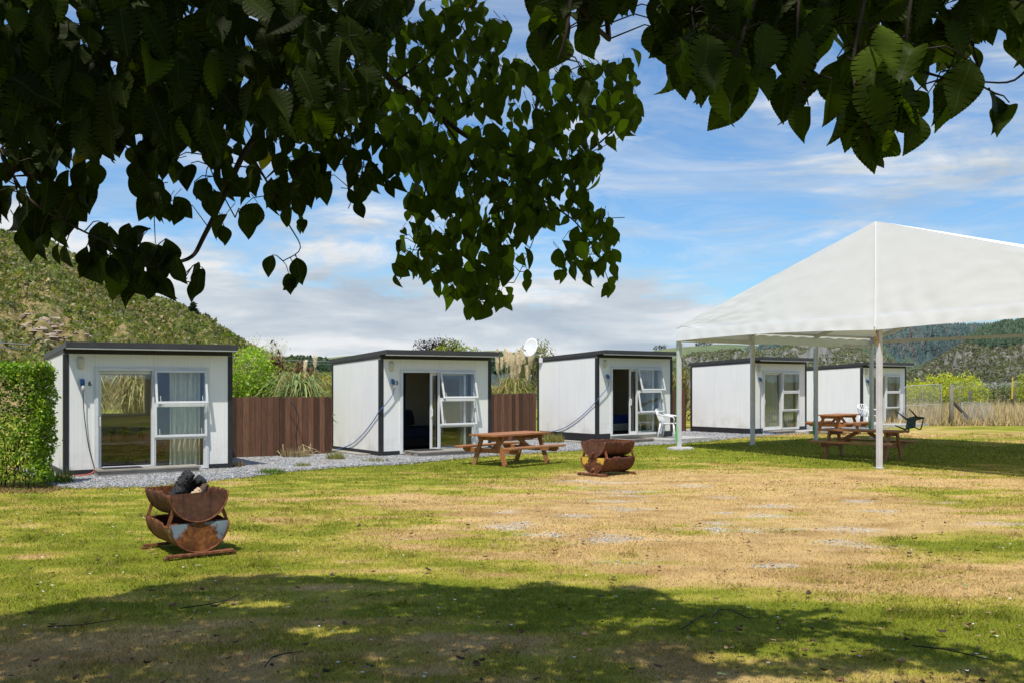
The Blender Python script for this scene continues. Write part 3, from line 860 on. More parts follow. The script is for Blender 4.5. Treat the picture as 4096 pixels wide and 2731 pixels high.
# ---- satellite dish on the back corner of cabin 4
dp = at(2124, 1391, 29.6)
sd = empty('satellite_dish', loc(4, -.02, 2.45, 2.30), 0, 'white satellite dish on the back roof corner of cabin four', 'satellite dish')
rel = dp - loc(4, -.02, 2.45, 2.30)
aim = Vector((-.62, -.74, .30)).normalized()
m = MB()
Rm = aim.to_track_quat('Z', 'Y').to_matrix().to_4x4()
vs, fs = [], []
NR, NA = 6, 28
for j in range(NR + 1):
    r = .27 * j / NR
    for k in range(NA):
        a = 2 * PI * k / NA
        vs.append((r * math.cos(a), r * math.sin(a) * 1.08, .55 * r * r))
fs = [(j * NA + k, j * NA + (k + 1) % NA, (j + 1) * NA + (k + 1) % NA, (j + 1) * NA + k) for j in range(NR) for k in range(NA)]
m.add(vs, fs, Matrix.Translation(rel) @ Rm)
m.build('dish', MAT['dish'], sd, smooth=True, solid=.008)
m = MB(); m.tube([(0, 0, -.02), (0, -.02, .12), rel + Vector((.02, .05, -.12)), rel - aim * .02], .02, 8); m.build('mount_arm', MAT['galv'], sd, smooth=True)
lnb = rel + aim * .34 + Vector((0, 0, -.16))
m = MB(); m.tube([rel + Rm.to_3x3() @ Vector((0, -.27, .02)), lnb], .009, 6); m.build('feed_arm', MAT['galv'], sd)
m = MB(); m.tube([lnb - aim * .06, lnb + aim * .03], [.028, .022], 8); m.build('feed_horn', MAT['greyplug'], sd, smooth=True)
m = MB(); m.box(-.05, .07, -.06, .05, -.09, .06); m.build('roof_bracket', MAT['galv'], sd, bevel=.006)

# ---- brown paling fences between the cabins
def fence(a, b, h0, h1, label):
    a, b = Vector(a), Vector(b); L = (b - a).length
    th = math.atan2(b.y - a.y, b.x - a.x)
    f = empty('wooden_fence', (a.x, a.y, 0), th, label, 'fence', 'brown paling fences between the cabins')
    m = MB(); x = 0; k = 0
    while x < L - .02:
        w = min(.145 + random.uniform(-.006, .006), L - x)
        h = h0 + (h1 - h0) * x / L + random.uniform(-.012, .012)
        e = random.uniform(-.004, .004)
        m.box(x + .003, x + w - .006, e - .012, e + .012, .01 + random.random() * .02, h)
        x += w
    m.build('palings', MAT['fence'], f)
    m = MB()
    for z in (.3, 1.1): m.bar((0, .045, z), (L, .045, z), .045, .09)
    m.build('rails', MAT['fence'], f)
    for k in range(2):
        m = MB(); xx = .3 + (L - .6) * k; m.box(xx - .05, xx + .05, .07, .17, 0, h0 - .06); m.build('fence_post', MAT['fence'], f)
fence((-6.9, 21.98, 0), (-4.36, 23.75, 0), 1.40, 1.38, 'brown paling fence between cabins six and five, below arching leaves')
fence((-1.9, 26.95, 0), (.72, 29.45, 0), 1.40, 1.40, 'brown paling fence between cabins five and four, below pampas plumes')
fence((3.35, 31.85, 0), (6.12, 34.5, 0), 1.47, 1.46, 'short brown paling fence behind the white chair and marquee pole')

# low bench with potted plants under the rear window of cabin six
x, y, th, zz = CAB[6]
bn = empty('bench', (x, y, zz), th, 'pale-topped low bench under the rear window, seen through the shut door of cabin six', 'bench')
m = MB(); m.box(.30, 2.3, 1.95, 2.5, .50, .54); m.build('bench_top', MAT['concrete'], bn, bevel=.005)
m = MB(); m.box(.34, 2.26, 2.0, 2.5, .09, .498); m.build('bench_front', M_plain('dark_bench', (.05, .04, .03), .8), bn)
for k, (u_, r_, lb, fc_) in enumerate(((.95, .07, 'dark flower pot at the left end of the bench', None), (1.25, .06, 'low dark pot left of the yellow flowers on the bench', None), (1.5, .075, 'pot of yellow flowers on the bench', (.6, .42, .02)), (1.82, .07, 'dark flower pot at the right end of the bench', None))):
    q = loc(6, u_, 2.15, .54)
    pt = empty('flower_pot', q, th, lb, 'flower pot')
    m = MB(); m.tube([(0, 0, 0), (0, 0, .12), (0, 0, .15)], [r_ * .75, r_, r_ * 1.05], 12); m.build('pot', M_plain('dark_pot', (.03, .028, .03), .7), pt)
    m = MB()
    for j in range(26):
        a = random.uniform(0, 6.28); h = random.uniform(.05, .16); rr = random.uniform(.02, .09)
        m.bar((0, 0, .14), (math.cos(a) * rr, math.sin(a) * rr, .14 + h), .012, .004)
    if fc_: 
        for j in range(30):
            a = random.uniform(0, 6.28); rr = random.uniform(.0, .10); h = random.uniform(.06, .17)
            m.box(math.cos(a) * rr - .012, math.cos(a) * rr + .012, math.sin(a) * rr - .012, math.sin(a) * rr + .012, .14 + h, .155 + h)
    m.build('plant', M_plain('pot_plant', fc_ or (.04, .07, .02), .7, .3, 20), pt)
# ================================================================ MARQUEE
P1, P2 = Vector((4.34, 25.44, 0)), Vector((7.44, 19.84, 0))
Q = [Vector((6.65, 27.09, 0)), Vector((8.99, 28.98, 0)), Vector((11.14, 30.34, 0))]
P3 = P2 * 2 - P1
rd = (Q[2] - P1).normalized(); LEN = (Q[2] - P1).length
EZ, VZ, AZ = 3.13, 2.80, 4.98
mq = empty('marquee', (P1.x, P1.y, 0), 0, 'white gabled marquee on square metal poles, open at its ends', 'marquee')
O = Vector((P1.x, P1.y, 0))
def L_(v): return Vector(v) - O
def wr(p, a=.012, s=2.3):
    return a * (mnoise.noise(Vector((p.x * s, p.y * s, p.z * s))) + .5 * mnoise.noise(Vector((p.x * s * 3, p.y * s * 3, p.z * s * 3))))
gd = (P2 - P1).normalized(); gn = Vector((gd.y, -gd.x, 0)); 
if gn.y > 0: gn = -gn
W2 = (P3 - P1).length
# gable end cloth with its valance
m = MB()
def gable(a, b):
    s = a * W2
    top = EZ + (AZ - EZ) * (1 - abs(2 * a - 1)) 
    q = P1 + gd * s
    sag = .06 * math.sin(PI * ((2 * a) % 1)) if 0 < a < 1 else 0
    if b < .12: z = VZ + sag * (1 - b / .12) + (EZ - VZ - .02) * b / .12
    else: z = EZ - .02 + (top - EZ + .02) * (b - .12) / .88
    p = q + Vector((0, 0, z))
    flare = gn * .11
    fan = .010 * math.sin(a * 75 + 3 * math.sin(a * 23) + b * 5) * (1 - b) ** 2 * (.4 + .6 * abs(math.sin(a * 9)))
    p = p + flare + gn * (wr(p, .0035, 5.0) + .8 * fan + .006 * mnoise.noise(Vector((a * 60 + b * 14, b * 5 - a * 9, 1))) * max(0, 1 - 2.2 * a) + .003 * mnoise.noise(Vector((a * 22 - b * 16, a * 9 + b * 7, 3))))
    return L_(p)
m.grid(gable, 120, 26)
m.build('gable_cloth', MAT['fabric'], mq, smooth=True)
for lo_, hi_ in ((0, .5), (.5, 1)):
    m = MB()
    def band(a, b):
        a2 = lo_ + (hi_ - lo_) * a
        sag = .06 * math.sin(PI * ((2 * a2) % 1)) if .001 < a2 < .999 else 0
        z = VZ - .012 + sag * (1 - b) + (EZ - VZ - .03) * b
        return L_(P1 + gd * (a2 * W2) + Vector((0, 0, z)) + gn * (.128 + .012 * (1 - b) * mnoise.noise(Vector((a2 * 46, b * 1.2, 7))) + .006 * (1 - b) * math.sin(a2 * 160)))
    m.grid(band, 70, 5); m.build('gable_valance', MAT['fabric'], mq, smooth=True)
m = MB()
for s in (-1, 1): pass
m.tube([L_(P2 + gn * .14 + Vector((0, 0, VZ + .05))), L_(P2 + gn * .128 + Vector((0, 0, 3.6))), L_(P2 + gn * .128 + Vector((0, 0, AZ - .02)))], .012, 5)
m.build('gable_seam', MAT['fabric'], mq)
ridge0 = P2 + Vector((0, 0, AZ)); 
over = .06
def roofp(side):
    e0 = P1 if side == 0 else P3
    def fn(a, b):
        e = e0 + Vector((0, 0, EZ)) + rd * (a * (LEN + .1) - over)
        r = ridge0 + rd * (a * (LEN + .1) - over)
        p = e.lerp(r, b)
        bay = (a * 3) % 1
        p.z -= .05 * math.sin(PI * bay) * math.sin(PI * b)
        p.z += wr(p, .003, 5)
        return L_(p)
    return fn
for s in (0, 1):
    m = MB(); m.grid(roofp(s), 48, 24); m.build('roof_cloth', MAT['fabric'], mq, smooth=True)
# side valances
for e0, out in ((P1, -gd), (P3, gd)):
    m = MB()
    def val(a, b):
        p = e0 + rd * (a * (LEN + .08) - .06) + out * (.06 + .02 * math.sin(a * 90) * (1 - b)) + Vector((0, 0, VZ - .03 + (EZ - VZ + .03) * b + .03 * math.sin(PI * ((a * 3) % 1)) * (1 - b)))
        return L_(p)
    m.grid(val, 90, 4); m.build('side_valance', MAT['fabric'], mq, smooth=True)
Q4 = [P3 + rd * (LEN * k / 3) for k in (1, 2, 3)]
far_mid = P2 + rd * LEN
tops = {}
for p, zt in ((P1, 3.06), (P2, 3.0), (Q[0], 3.06), (Q[1], 3.06), (Q[2], 3.06), (P3, 3.06), (Q4[0], 3.06), (Q4[1], 3.06), (Q4[2], 3.06)):
    l = L_(p)
    M_ = Matrix.Translation(l) @ Matrix.Rotation(math.atan2(gd.y, gd.x), 4, 'Z')
    m = MB(); m.box(-.047, .047, -.047, .047, -.01, zt, M_)
    m.box(-.052, .052, -.052, .052, VZ - .35, VZ - .1, M_) if p is not P2 else None
    m.box(-.075, .075, -.075, .075, 0, .012, M_)
    m.build('pole', MAT['galv'], mq, bevel=.006)
def beam(a, b, za, zb, w=.06, h=.10): m.bar(L_(a) + Vector((0, 0, za)), L_(b) + Vector((0, 0, zb)), w, h)
for a_, b_ in ((P1 + rd * .1, Q[0]), (Q[1], Q[2])):
    m = MB(); beam(a_, b_, VZ + .03, VZ + .03); m.build('side_rail', MAT['galv'], mq)
for k in range(4):
    m = MB(); e = P1 + rd * (LEN * k / 3); r = P2 + rd * (LEN * k / 3); e2 = P3 + rd * (LEN * k / 3)
    sh = rd * (.1 if k == 0 else 0)
    beam(e + sh, r + sh, EZ - .09, AZ - .09, .07, .10); m.build('rafter', MAT['galv'], mq)
    m = MB(); beam(e2 + sh, r + sh, EZ - .09, AZ - .09, .07, .10); m.build('rafter', MAT['galv'], mq)
m = MB(); beam(Q[2], Q4[2], 2.97, 2.97, .06, .09); m.build('tie_beam', MAT['galv'], mq)
m = MB(); beam(P2 + rd * .1, P2 + rd * LEN, AZ - .16, AZ - .16, .07, .1); m.build('ridge_beam', MAT['galv'], mq)
for a_, b_ in ((P1 + rd * .05, Q[2]), (P3 + rd * .05, Q4[2])):
    m = MB(); beam(a_, b_, EZ - .03, EZ - .03, .06, .06); m.build('eave_rail', MAT['galv'], mq)
for p in (P1, Q[1], Q[2]):
    m = MB(); l = L_(p) + Vector((-.075, -.02, 0))
    pts = [l + Vector((.006 * math.sin(k * 1.7), 0, VZ - .05 - k * (VZ - .3) / 9)) for k in range(10)]
    for a, b in zip(pts, pts[1:]): m.bar(a, b, .008, .008, (1, 0, 0))
    m.tube([pts[-1] + Vector((0, 0, .35)), pts[-1] + Vector((-.01, 0, .12)), pts[-1] + Vector((.004, 0, -.08))], [.010, .026, .014], 6)
    m.build('tie_strap', MAT['strap'], mq)
m = MB(); l = L_(P2) + gn * .075
m.tube([l + Vector((0, 0, 2.78)), l + Vector((-.03, 0, 2.66)), l + Vector((.02, 0, 2.56)), l + Vector((0, 0, 2.45))], [.012, .035, .03, .014], 7)
m.build('ratchet', MAT['gold'], mq)

m = MB()
ring = []
for k in range(22):
    a = 2 * PI * k / 22; r = .33 * (1 + .16 * math.sin(3 * a + 1) + .08 * math.sin(7 * a))
    ring.append((math.cos(a) * r, math.sin(a) * r * .85))
m.add([(x, y, -.02) for x, y in ring] + [(x * .95, y * .95, .045) for x, y in ring] + [(x * .7, y * .7, .07) for x, y in ring],
      [(j * 22 + k, j * 22 + (k + 1) % 22, (j + 1) * 22 + (k + 1) % 22, (j + 1) * 22 + k) for j in (0, 1) for k in range(22)] + [tuple(range(44, 66))])
o = m.build('concrete_footing', MAT['concrete'], None); o.location = (P1.x, P1.y - .12, 0)
tag(o, 'rough concrete footing under the left front marquee pole', 'footing')

# ================================================================ PICNIC TABLES
def picnic_table(x, y, rz, wood, label, Ln=1.85, brace=True):
    t = empty('picnic_table', (x, y, 0), rz, label, 'picnic table', 'A-frame timber picnic tables')
    Ht, Hb = .66, .405
    m = MB(); n = 5; W = .74; bw = W / n
    for k in range(n):
        e = random.uniform(-.006, .006)
        m.box(-Ln / 2 + e, Ln / 2 + e, -W / 2 + k * bw + .003, -W / 2 + (k + 1) * bw - .003, Ht - .042, Ht + random.uniform(-.001, .001))
    m.build('tabletop', wood, t, bevel=.005)
    for s in (-1, 1):
        m = MB()
        for k in range(2): m.box(-Ln / 2 + random.uniform(-.006, .006), Ln / 2, s * .66 - .12 + k * .122 + .002, s * .66 - .12 + k * .122 + .118, Hb - .042, Hb)
        m.build('bench_seat', wood, t, bevel=.005)
    for e in (-1, 1):
        xe = e * (Ln / 2 - .27)
        m = MB(); m.prism([(-.33, Ht - .13), (.33, Ht - .13), (.36, Ht - .043), (-.36, Ht - .043)], xe - .02, xe + .022); m.build('top_support', wood, t, bevel=.004)
        m = MB(); m.prism([(-.70, Hb - .14), (.70, Hb - .14), (.78, Hb - .09), (.78, Hb - .043), (-.78, Hb - .043), (-.78, Hb - .09)], xe - .02, xe + .022); m.build('bench_support', wood, t, bevel=.004)
        for s in (-1, 1):
            m = MB(); xa = xe + e * .024 if e > 0 else xe - .066
            m.prism([(s * .20 - .05, Ht - .044), (s * .20 + .05, Ht - .044), (s * .44 + .055, -.015), (s * .44 - .055, -.015)], xa, xa + .045)
            m.build('leg', wood, t, bevel=.004)
        if brace:
            m = MB(); m.bar((xe - e * .03, 0, Hb - .09), (e * .12, 0, Ht - .05), .045, .085); m.build('brace', wood, t, bevel=.003)
    return t
picnic_table(-.02, 20.95, math.radians(50), MAT['cedar'], 'orange-brown picnic table in the sun in front of cabin five')
picnic_table(8.02, 22.39, math.radians(-44), MAT['cedar'], 'reddish picnic table in the marquee shade with a dark chair on it')
picnic_table(11.0, 33.0, math.radians(49), MAT['cedar'], 'red-brown picnic table beside the farthest cabin, seen end-on')

# ================================================================ FIRE PITS
def half_drum(name, zr, r, Ln, m_out, m_end, parent, seed, m_end2=None, amp=.02, sx=1.0):
    """half an oil drum along local y, ragged cut rim at height zr"""
    rs = random.Random(seed)
    ph = [rs.random() * 6 for _ in range(6)]
    def rim(y, s):
        return amp * (math.sin(y * 7 + ph[0] + s) + .7 * math.sin(y * 17 + ph[1] * s) + .4 * math.sin(y * 41 + ph[2]))
    mb = MB()
    def sh(a, b):
        y = -Ln / 2 + Ln * b
        t = PI + PI * a
        x, z = math.cos(t), math.sin(t)
        s = -1 if a < .5 else 1
        edge = max(0, 1 - abs(z) * 2.2)
        endf = min(1, 6 * b, 6 * (1 - b))
        cor = .006 * (math.cos((b - .34) * 60) if abs(b - .34) < .05 or abs(b - .67) < .05 else 0)
        dent = .006 * mnoise.noise(Vector((x * 3 + seed, y * 5, z * 3)))
        return ((r + cor + dent) * x * sx + .03 * edge * endf * mnoise.noise(Vector((y * 6, seed, s))), y, zr + (r + cor + dent) * z + edge * endf * rim(y, s))
    mb.grid(sh, 30, 36)
    o = mb.build(name, m_out, parent, smooth=True, solid=.005)
    for e, me_ in ((-1, m_end), (1, m_end2 or m_end)):
        mb = MB(); vs = []; NRr = 8
        for j in range(NRr + 1):
            for k in range(25):
                t = PI + PI * k / 24; rr = (r - .004) * j / NRr
                y = e * (Ln / 2 - .018) + .018 * mnoise.noise(Vector((rr * math.cos(t) * 6, seed, rr * math.sin(t) * 6))) * .45
                vs.append((rr * math.cos(t) * sx, y, zr + rr * math.sin(t)))
        fs = [(j * 25 + k, j * 25 + k + 1, (j + 1) * 25 + k + 1, (j + 1) * 25 + k) for j in range(NRr) for k in range(24)]
        mb.add(vs, fs)
        mb.build('end_plate', me_, o, smooth=True)
        mb = MB(); mb.tube([((r + .002) * sx * math.cos(PI + PI * k / 24), e * Ln / 2, zr + (r + .002) * math.sin(PI + PI * k / 24)) for k in range(25)], .009, 6)
        mb.build('rolled_rim', MAT['rustbar'], o, smooth=True)
    return o
def fire_pit(x, y, rz, label, end_mats, tilt, bungs=False):
    f = empty('fire_pit', (x, y, 0), rz, label, 'fire pit', 'fire pits made of halved oil drums')
    f.rotation_euler = (tilt[0], tilt[1], rz)
    r, Ln = .29, .88
    half_drum('lower_trough', .345, r, Ln, end_mats[0], end_mats[1], f, 3, MAT['rust'], .012)
    half_drum('upper_trough', .645, r, Ln * .98, MAT['rust'], end_mats[2], f, 9, MAT['rust_in'], .013)
    for e in (-1, 1):
        yy = e * (Ln / 2 - .06)
        m = MB(); m.box(-.33, .33, yy - .02 - .03 * (e < 0) - .06 * (e < 0), yy + .02 - .06 * (e < 0) , .028, .055)
        yc = yy - .06 * (e < 0)
        for s in (-1, 1): m.box(s * .33 - .025, s * .33 + .025, yc - .035, yc + .035, -.01, .030)
        m.build('base_rail', MAT['rustbar'], f, bevel=.003)
        for s in (-1, 1):
            m = MB(); m.bar((s * .295, yy, .33), (s * .235, yy + .0, .50), .035, .006, (0, 1, 0)); m.bar((s * .295 + .012, yy + .014, .33), (s * .235 + .012, yy + .014, .50), .006, .03, (0, 1, 0))
            m.build('brace', MAT['rustbar'], f)
        m = MB(); m.box(-.3, .3, yy - .015, yy + .015, .338, .350); m.build('cross_bar', MAT['rustbar'], f)
    if bungs:
        for z in (.12, .42):
            m = MB(); m.tube([(.0, -Ln / 2 - .03, z), (.0, -Ln / 2 + .02, z)], [.03, .033], 10); m.build('bung', MAT['rustbar'], f)
    return f
fire_pit(-3.36, 10.13, math.radians(35), 'rusty drum fire pit with charred logs and blue-grey flaking paint', (MAT['rust_side'], MAT['rust_blue'], MAT['plate']), (0, -.015))
fire_pit(1.81, 18.48, math.radians(-46), 'empty rusty drum fire pit with yellow paint on its lower end', (MAT['rust'], MAT['rust_yel'], MAT['plate']), (0, 0), True)
def log(p0, p1, r0, r1, m, label, seed, rough=.35):
    p0, p1 = Vector(p0), Vector(p1)
    d = p1 - p0; a = d.normalized(); b = a.orthogonal().normalized(); c_ = a.cross(b)
    mb = MB(); NU, NV = 36, 40
    mb2 = []
    for j in range(NV + 1):
        t = j / NV
        r = r0 + (r1 - r0) * t
        if t < .06: r *= .75 + .25 * t / .06
        if t > .94: r *= .7 + .3 * (1 - t) / .06
        for k in range(NU):
            q = 2 * PI * k / NU
            cr = .5 * mnoise.noise(Vector((math.cos(q) * 1.6 + seed, math.sin(q) * 1.6, t * 4))) 
            cell = mnoise.voronoi(Vector((q * 2.2 + seed, t * 9, 0)))[0]
            g = min(1, (cell[1] - cell[0]) * 4)
            rr = r * (1 + rough * cr + .34 * (g - 1) + .12 * mnoise.noise(Vector((q * 5, t * 26, seed))))
            mb2.append(p0 + d * t + (b * math.cos(q) + c_ * math.sin(q)) * rr + b * .02 * math.sin(t * 4 + seed))
    fs = [(j * NU + k, j * NU + (k + 1) % NU, (j + 1) * NU + (k + 1) % NU, (j + 1) * NU + k) for j in range(NV) for k in range(NU)]
    fs += [tuple(range(NU))[::-1], tuple(range(NV * NU, (NV + 1) * NU))]
    mb.add(mb2, fs)
    return tag(mb.build('burnt_log', m, None, smooth=True), label, 'log')
fc = Vector((-3.36, 10.13, 0)); ux = Vector((math.cos(.611), math.sin(.611), 0)); uy = Vector((-math.sin(.611), math.cos(.611), 0))
def FP(a, b, z): return fc + ux * a + uy * b + Vector((0, 0, z))
log(FP(-.21, -.10, .52), FP(.045, -.02, .80), .085, .066, MAT['char'], 'large glossy charred log rising out of the drum', 1.3)
log(FP(.0, .12, .50), FP(.14, -.02, .755), .09, .07, MAT['char'], 'short blackened log stub right of the large charred log', 5.1, .5)
log(FP(-.10, -.2, .52), FP(.075, -.2, .655), .055, .042, MAT['barewood'], 'burnt log end showing pale bare wood, low in the drum', 8.7)
log(FP(.05, -.24, .52), FP(.13, -.13, .70), .035, .045, MAT['barkwood'], 'thin brown split log leaning beside the pale log end', 3.9)
log(FP(-.1, .2, .44), FP(.22, .10, .62), .06, .055, MAT['char'], 'black log lying deep at the back of the drum', 2.2)

# ================================================================ CHAIRS
def plastic_chair(loc_, rz, mt, label, rot=None):
    c = empty('plastic_chair', loc_, rz, label, 'chair')
    if rot: c.rotation_euler = rot
    m = MB()
    def seat(a, b):
        x = (a - .5) * (.42 - .04 * b); y = -.22 + .44 * b
        return (x, y, .43 - .02 * math.sin(PI * a) + .015 * (1 - b) ** 2 - .01 * b)
    m.grid(seat, 10, 10); m.build('seat', mt, c, smooth=True, solid=.014)
    m = MB()   # back: bowed top rail, five slats
    def bk(u, h): return (u * .21 * (1 + .12 * h), .21 + .13 * h + .05 * (1 - u * u) * h - .02, .43 + .40 * h * (1 - .18 * abs(u) ** 3))
    for k in range(-2, 3):
        u = k / 2.6
        m.tube([bk(u * .75, 0), bk(u * .85, .35), bk(u, .7), bk(u, 1.0)], [.014, .013, .013, .012], 6)
    m.tube([bk(-1, .05)] + [bk(-1, .4), bk(-1, .75)] + [bk(-.85, .95)] + [bk(t_ / 4, 1.02) for t_ in range(-3, 4)] + [bk(.85, .95), bk(1, .75), bk(1, .4), bk(1, .05)], .018, 7)
    m.build('backrest', mt, c, smooth=True)
    for s in (-1, 1):
        m = MB(); m.tube([(s * .235, .27, .70), (s * .27, .12, .665), (s * .275, -.08, .645), (s * .265, -.2, .63), (s * .25, -.235, .58), (s * .235, -.235, .43)], [.018, .022, .024, .024, .02, .018], 7); m.build('armrest', mt, c, smooth=True)
        for yy, y2 in ((-.21, -.25), (.19, .27)):
            m = MB(); m.tube([(s * .205, yy, .43), (s * .235, (yy + y2) / 2, .2), (s * .25, y2, 0)], [.03, .024, .018], 6); m.build('leg', mt, c, smooth=True)
    return c
c4 = at(2676, 1744, 28.9)
plastic_chair((4.62, 28.85, .10), CAB[4][2] + math.radians(205), MAT['white_pl'], 'white plastic armchair on the pad beside cabin four').rotation_euler = (0, 0, CAB[4][2] + math.radians(25))
plastic_chair((13.35, 36.75, .06), math.radians(20), MAT['white_pl'], 'white plastic armchair in front of the farthest cabin')
# the dark green chair tipped over on the shaded table
gch = plastic_chair((8.72, 21.9, .955), 0, MAT['green_pl'], 'dark green plastic chair tipped upside down on the shaded table')
gch.rotation_euler = (math.radians(118), math.radians(14), math.radians(118)); gch.scale = (.66, .66, .66)

# ================================================================ GATE, POSTS, PADDOCK FENCE
GY = 39.3
def px2(px, py, Y=GY): return at(px, py, Y)
def mesh_gate(a, b, h0, h1, base, lean, label, verts=1, diag=True):
    """tube frame with chain link; a,b ground ends; lean = backward offset of the top"""
    a, b = Vector(a), Vector(b)
    g = empty('mesh_gate', a, 0, label, 'gate')
    d = b - a; L = d.length
    def p(u, v):
        return d * u + Vector((0, lean * v, 0)) + Vector((0, 0, base + (h0 + (h1 - h0) * u - base) * v))
    m = MB(); r = .015
    rc = .12 / L
    m.tube([p(0, 0), p(0, .5), p(0, 1 - .12), p(rc * .3, 1 - .035), p(rc, 1), p(.5, 1), p(1 - rc, 1), p(1 - rc * .3, 1 - .035), p(1, .88), p(1, .5), p(1, 0), ], r, 7)
    m.tube([p(0, 0), p(1, 0)], r, 7)
    m.build('gate_frame', MAT['gatetube'], g, smooth=True)
    for k in range(verts):
        m = MB(); u = (k + 1) / (verts + 1); m.tube([p(u, 0), p(u, 1)], r * .85, 6); m.build('upright', MAT['gatetube'], g)
    if diag:
        m = MB(); m.tube([p(0, .49), p(1, .51)], r * .85, 6); m.build('middle_rail', MAT['gatetube'], g)
    m = MB(); H_ = h0 - base; s = .075
    k = -H_
    while k < L:
        for sg in (1, -1):
            u0, v0, u1, v1 = k, 0, k + H_, H_
            if u0 < 0: v0 = -u0; u0 = 0
            if u1 > L: v1 = H_ - (u1 - L); u1 = L
            if u1 > u0:
                if sg < 0: u0, u1 = L - u0, L - u1
                m.bar(p(u0 / L, v0 / H_), p(u1 / L, v1 / H_), .005, .005)
        k += s
    m.build('chain_link', MAT['wire'], g)
    return g
mesh_gate((15.72, GY, 0), (17.18, GY - .1, 0), 1.56, 1.66, .02, 0, 'tall chain-link gate next to the farthest cabin')
mesh_gate((18.0, 39.0, 0), (19.45, 39.5, 0), .92, .86, .02, .25, 'low galvanised gate leaning back in the dry grass', 2, False)
m = MB(); pg = Vector((17.42, 38.85, 0))
m.tube([(0, 0, -.2), (.005, 0, .8), (0, .01, 1.60), (0, .01, 1.62)], [.088, .083, .08, .07], 12)
o = m.build('gate_post', MAT['post'], None, smooth=True); o.location = pg
tag(o, 'thick grey timber post beside the chain-link gate', 'post')
m = MB(); m.bar((17.5, 39.0, 1.0), (18.35, 39.3, .25), .09, .09)
tag(m.build('timber_strut', MAT['postd'], None), 'dark slanting timber strut propped against the gate post', 'strut')
posts = [(3881, 1559, 55.0, 'dark fence post among the wires, behind the low leaning gate'), (4054, 1562, 53.0, 'dark fence post with a yellow marker, near the right edge'), (4230, 1560, 52.0, None)]
tops_ = []
for px_, py_, Y_, lb in posts:
    p = at(px_, py_, Y_)
    tops_.append(p)
    if lb is None: continue
    m = MB(); m.tube([(0, 0, -.2), (0, 0, p.z * .5), (0, 0, p.z)], [.085, .08, .078], 10)
    o = m.build('fence_post', MAT['postd'], None, smooth=True); o.location = (p.x, p.y, 0)
    tag(o, lb, 'post')
m = MB(); p = tops_[1] + Vector((-.14, -.12, 0)); m.tube([(p.x, p.y, .85), (p.x + .02, p.y, 1.5), (p.x + .03, p.y, 2.02)], [.05, .055, .02], 6)
tag(m.build('marker_stick', MAT['yellow'], None), 'pale yellow marker stick tied to the right fence post', 'marker')
wf = empty('wire_fence', (17.5, 39.1, 0), 0, 'tall square-mesh wire fence running behind the dry grass', 'fence')
fa, fb, fe = Vector((17.5, 39.1, 0)), Vector((tops_[0].x + 1.0, 52.0, 0)), Vector((34.0, 50.5, 0))
path = [fa, Vector((20.5, 44.5, 0)), Vector((24.5, 50.0, 0)), Vector((27.3, 52.8, 0)), Vector((36.0, 51.0, 0))]
m = MB()
for k in range(8):
    z = .15 + k * .225
    m.tube([p - fa + Vector((0, 0, z)) for p in path], .0022, 4, False)
m.build('line_wires', MAT['wire'], wf)
m = MB()
for a, b in zip(path, path[1:]):
    n_ = int((b - a).length / .32)
    for k in range(n_):
        q = a.lerp(b, k / n_) - fa
        sw = .05 * math.sin(k * .7)
        m.tube([q + Vector((0, 0, .1)), q + Vector((sw, 0, .9)), q + Vector((-.3 * sw, 0, 1.74))], .0022, 4, False)
m.build('stay_wires', MAT['wire'], wf)
# overhead wires across the hillside
for k, (za, pa, pb) in enumerate(((0, (-60, 1366, 90), (1420, 1449, 190)), (1, (-60, 1385, 90), (1420, 1458, 190)))):
    a, b = at(*pa), at(*pb)
    m = MB(); m.tube([a.lerp(b, t / 20) - Vector((0, 0, .8 * math.sin(PI * t / 20) * .3)) for t in range(21)], .045, 5)
    tag(m.build('power_line', MAT['wire'], None), ('upper' if k == 0 else 'lower') + ' overhead wire crossing in front of the left hillside', 'power line', 'overhead wires')
# fallen leaves and twigs on the lawn
def leaf_template(nseg=7, curl=.35):
    vs, fs = [], []
    for i in range(nseg + 1):
        t = i / nseg; w = .36 * math.sin(PI * min(1, t * .93 + .04)) ** .8 * (1 - .25 * t)
        z = curl * (t - .5) ** 2
        for s in (-1, 0, 1): vs.append((s * w * (1 + .12 * (i % 2)), t - .5, z + .5 * abs(s) * w * .8 + .03 * math.sin(i * 2.1 + s)))
    for i in range(nseg):
        for k in range(2): fs.append((i * 3 + k, i * 3 + k + 1, i * 3 + k + 4, i * 3 + k + 3))
    return vs, fs
dead = [M_plain('dead_leaf_brown', (.13, .065, .03), .8, .4, 30), M_plain('dead_leaf_tan', (.33, .2, .10), .8, .3, 30), M_plain('dead_leaf_dark', (.05, .03, .018), .85, .4, 30), M_plain('fallen_leaf_green', (.2, .26, .09), .6, .25, 30)]
tmpl = []
for k, mt in enumerate(dead):
    vs, fs = leaf_template(7, .9 if k != 3 else .25)
    m = MB(); m.add(vs, fs); o = m.build('fallen_leaf', mt, None, smooth=True); tmpl.append(o)
LBL = ['curled brown dead leaf lying on the lawn', 'pale tan dead leaf lying on the lawn', 'shrivelled dark leaf lying on the lawn', 'fallen pale green leaf lying on the lawn']
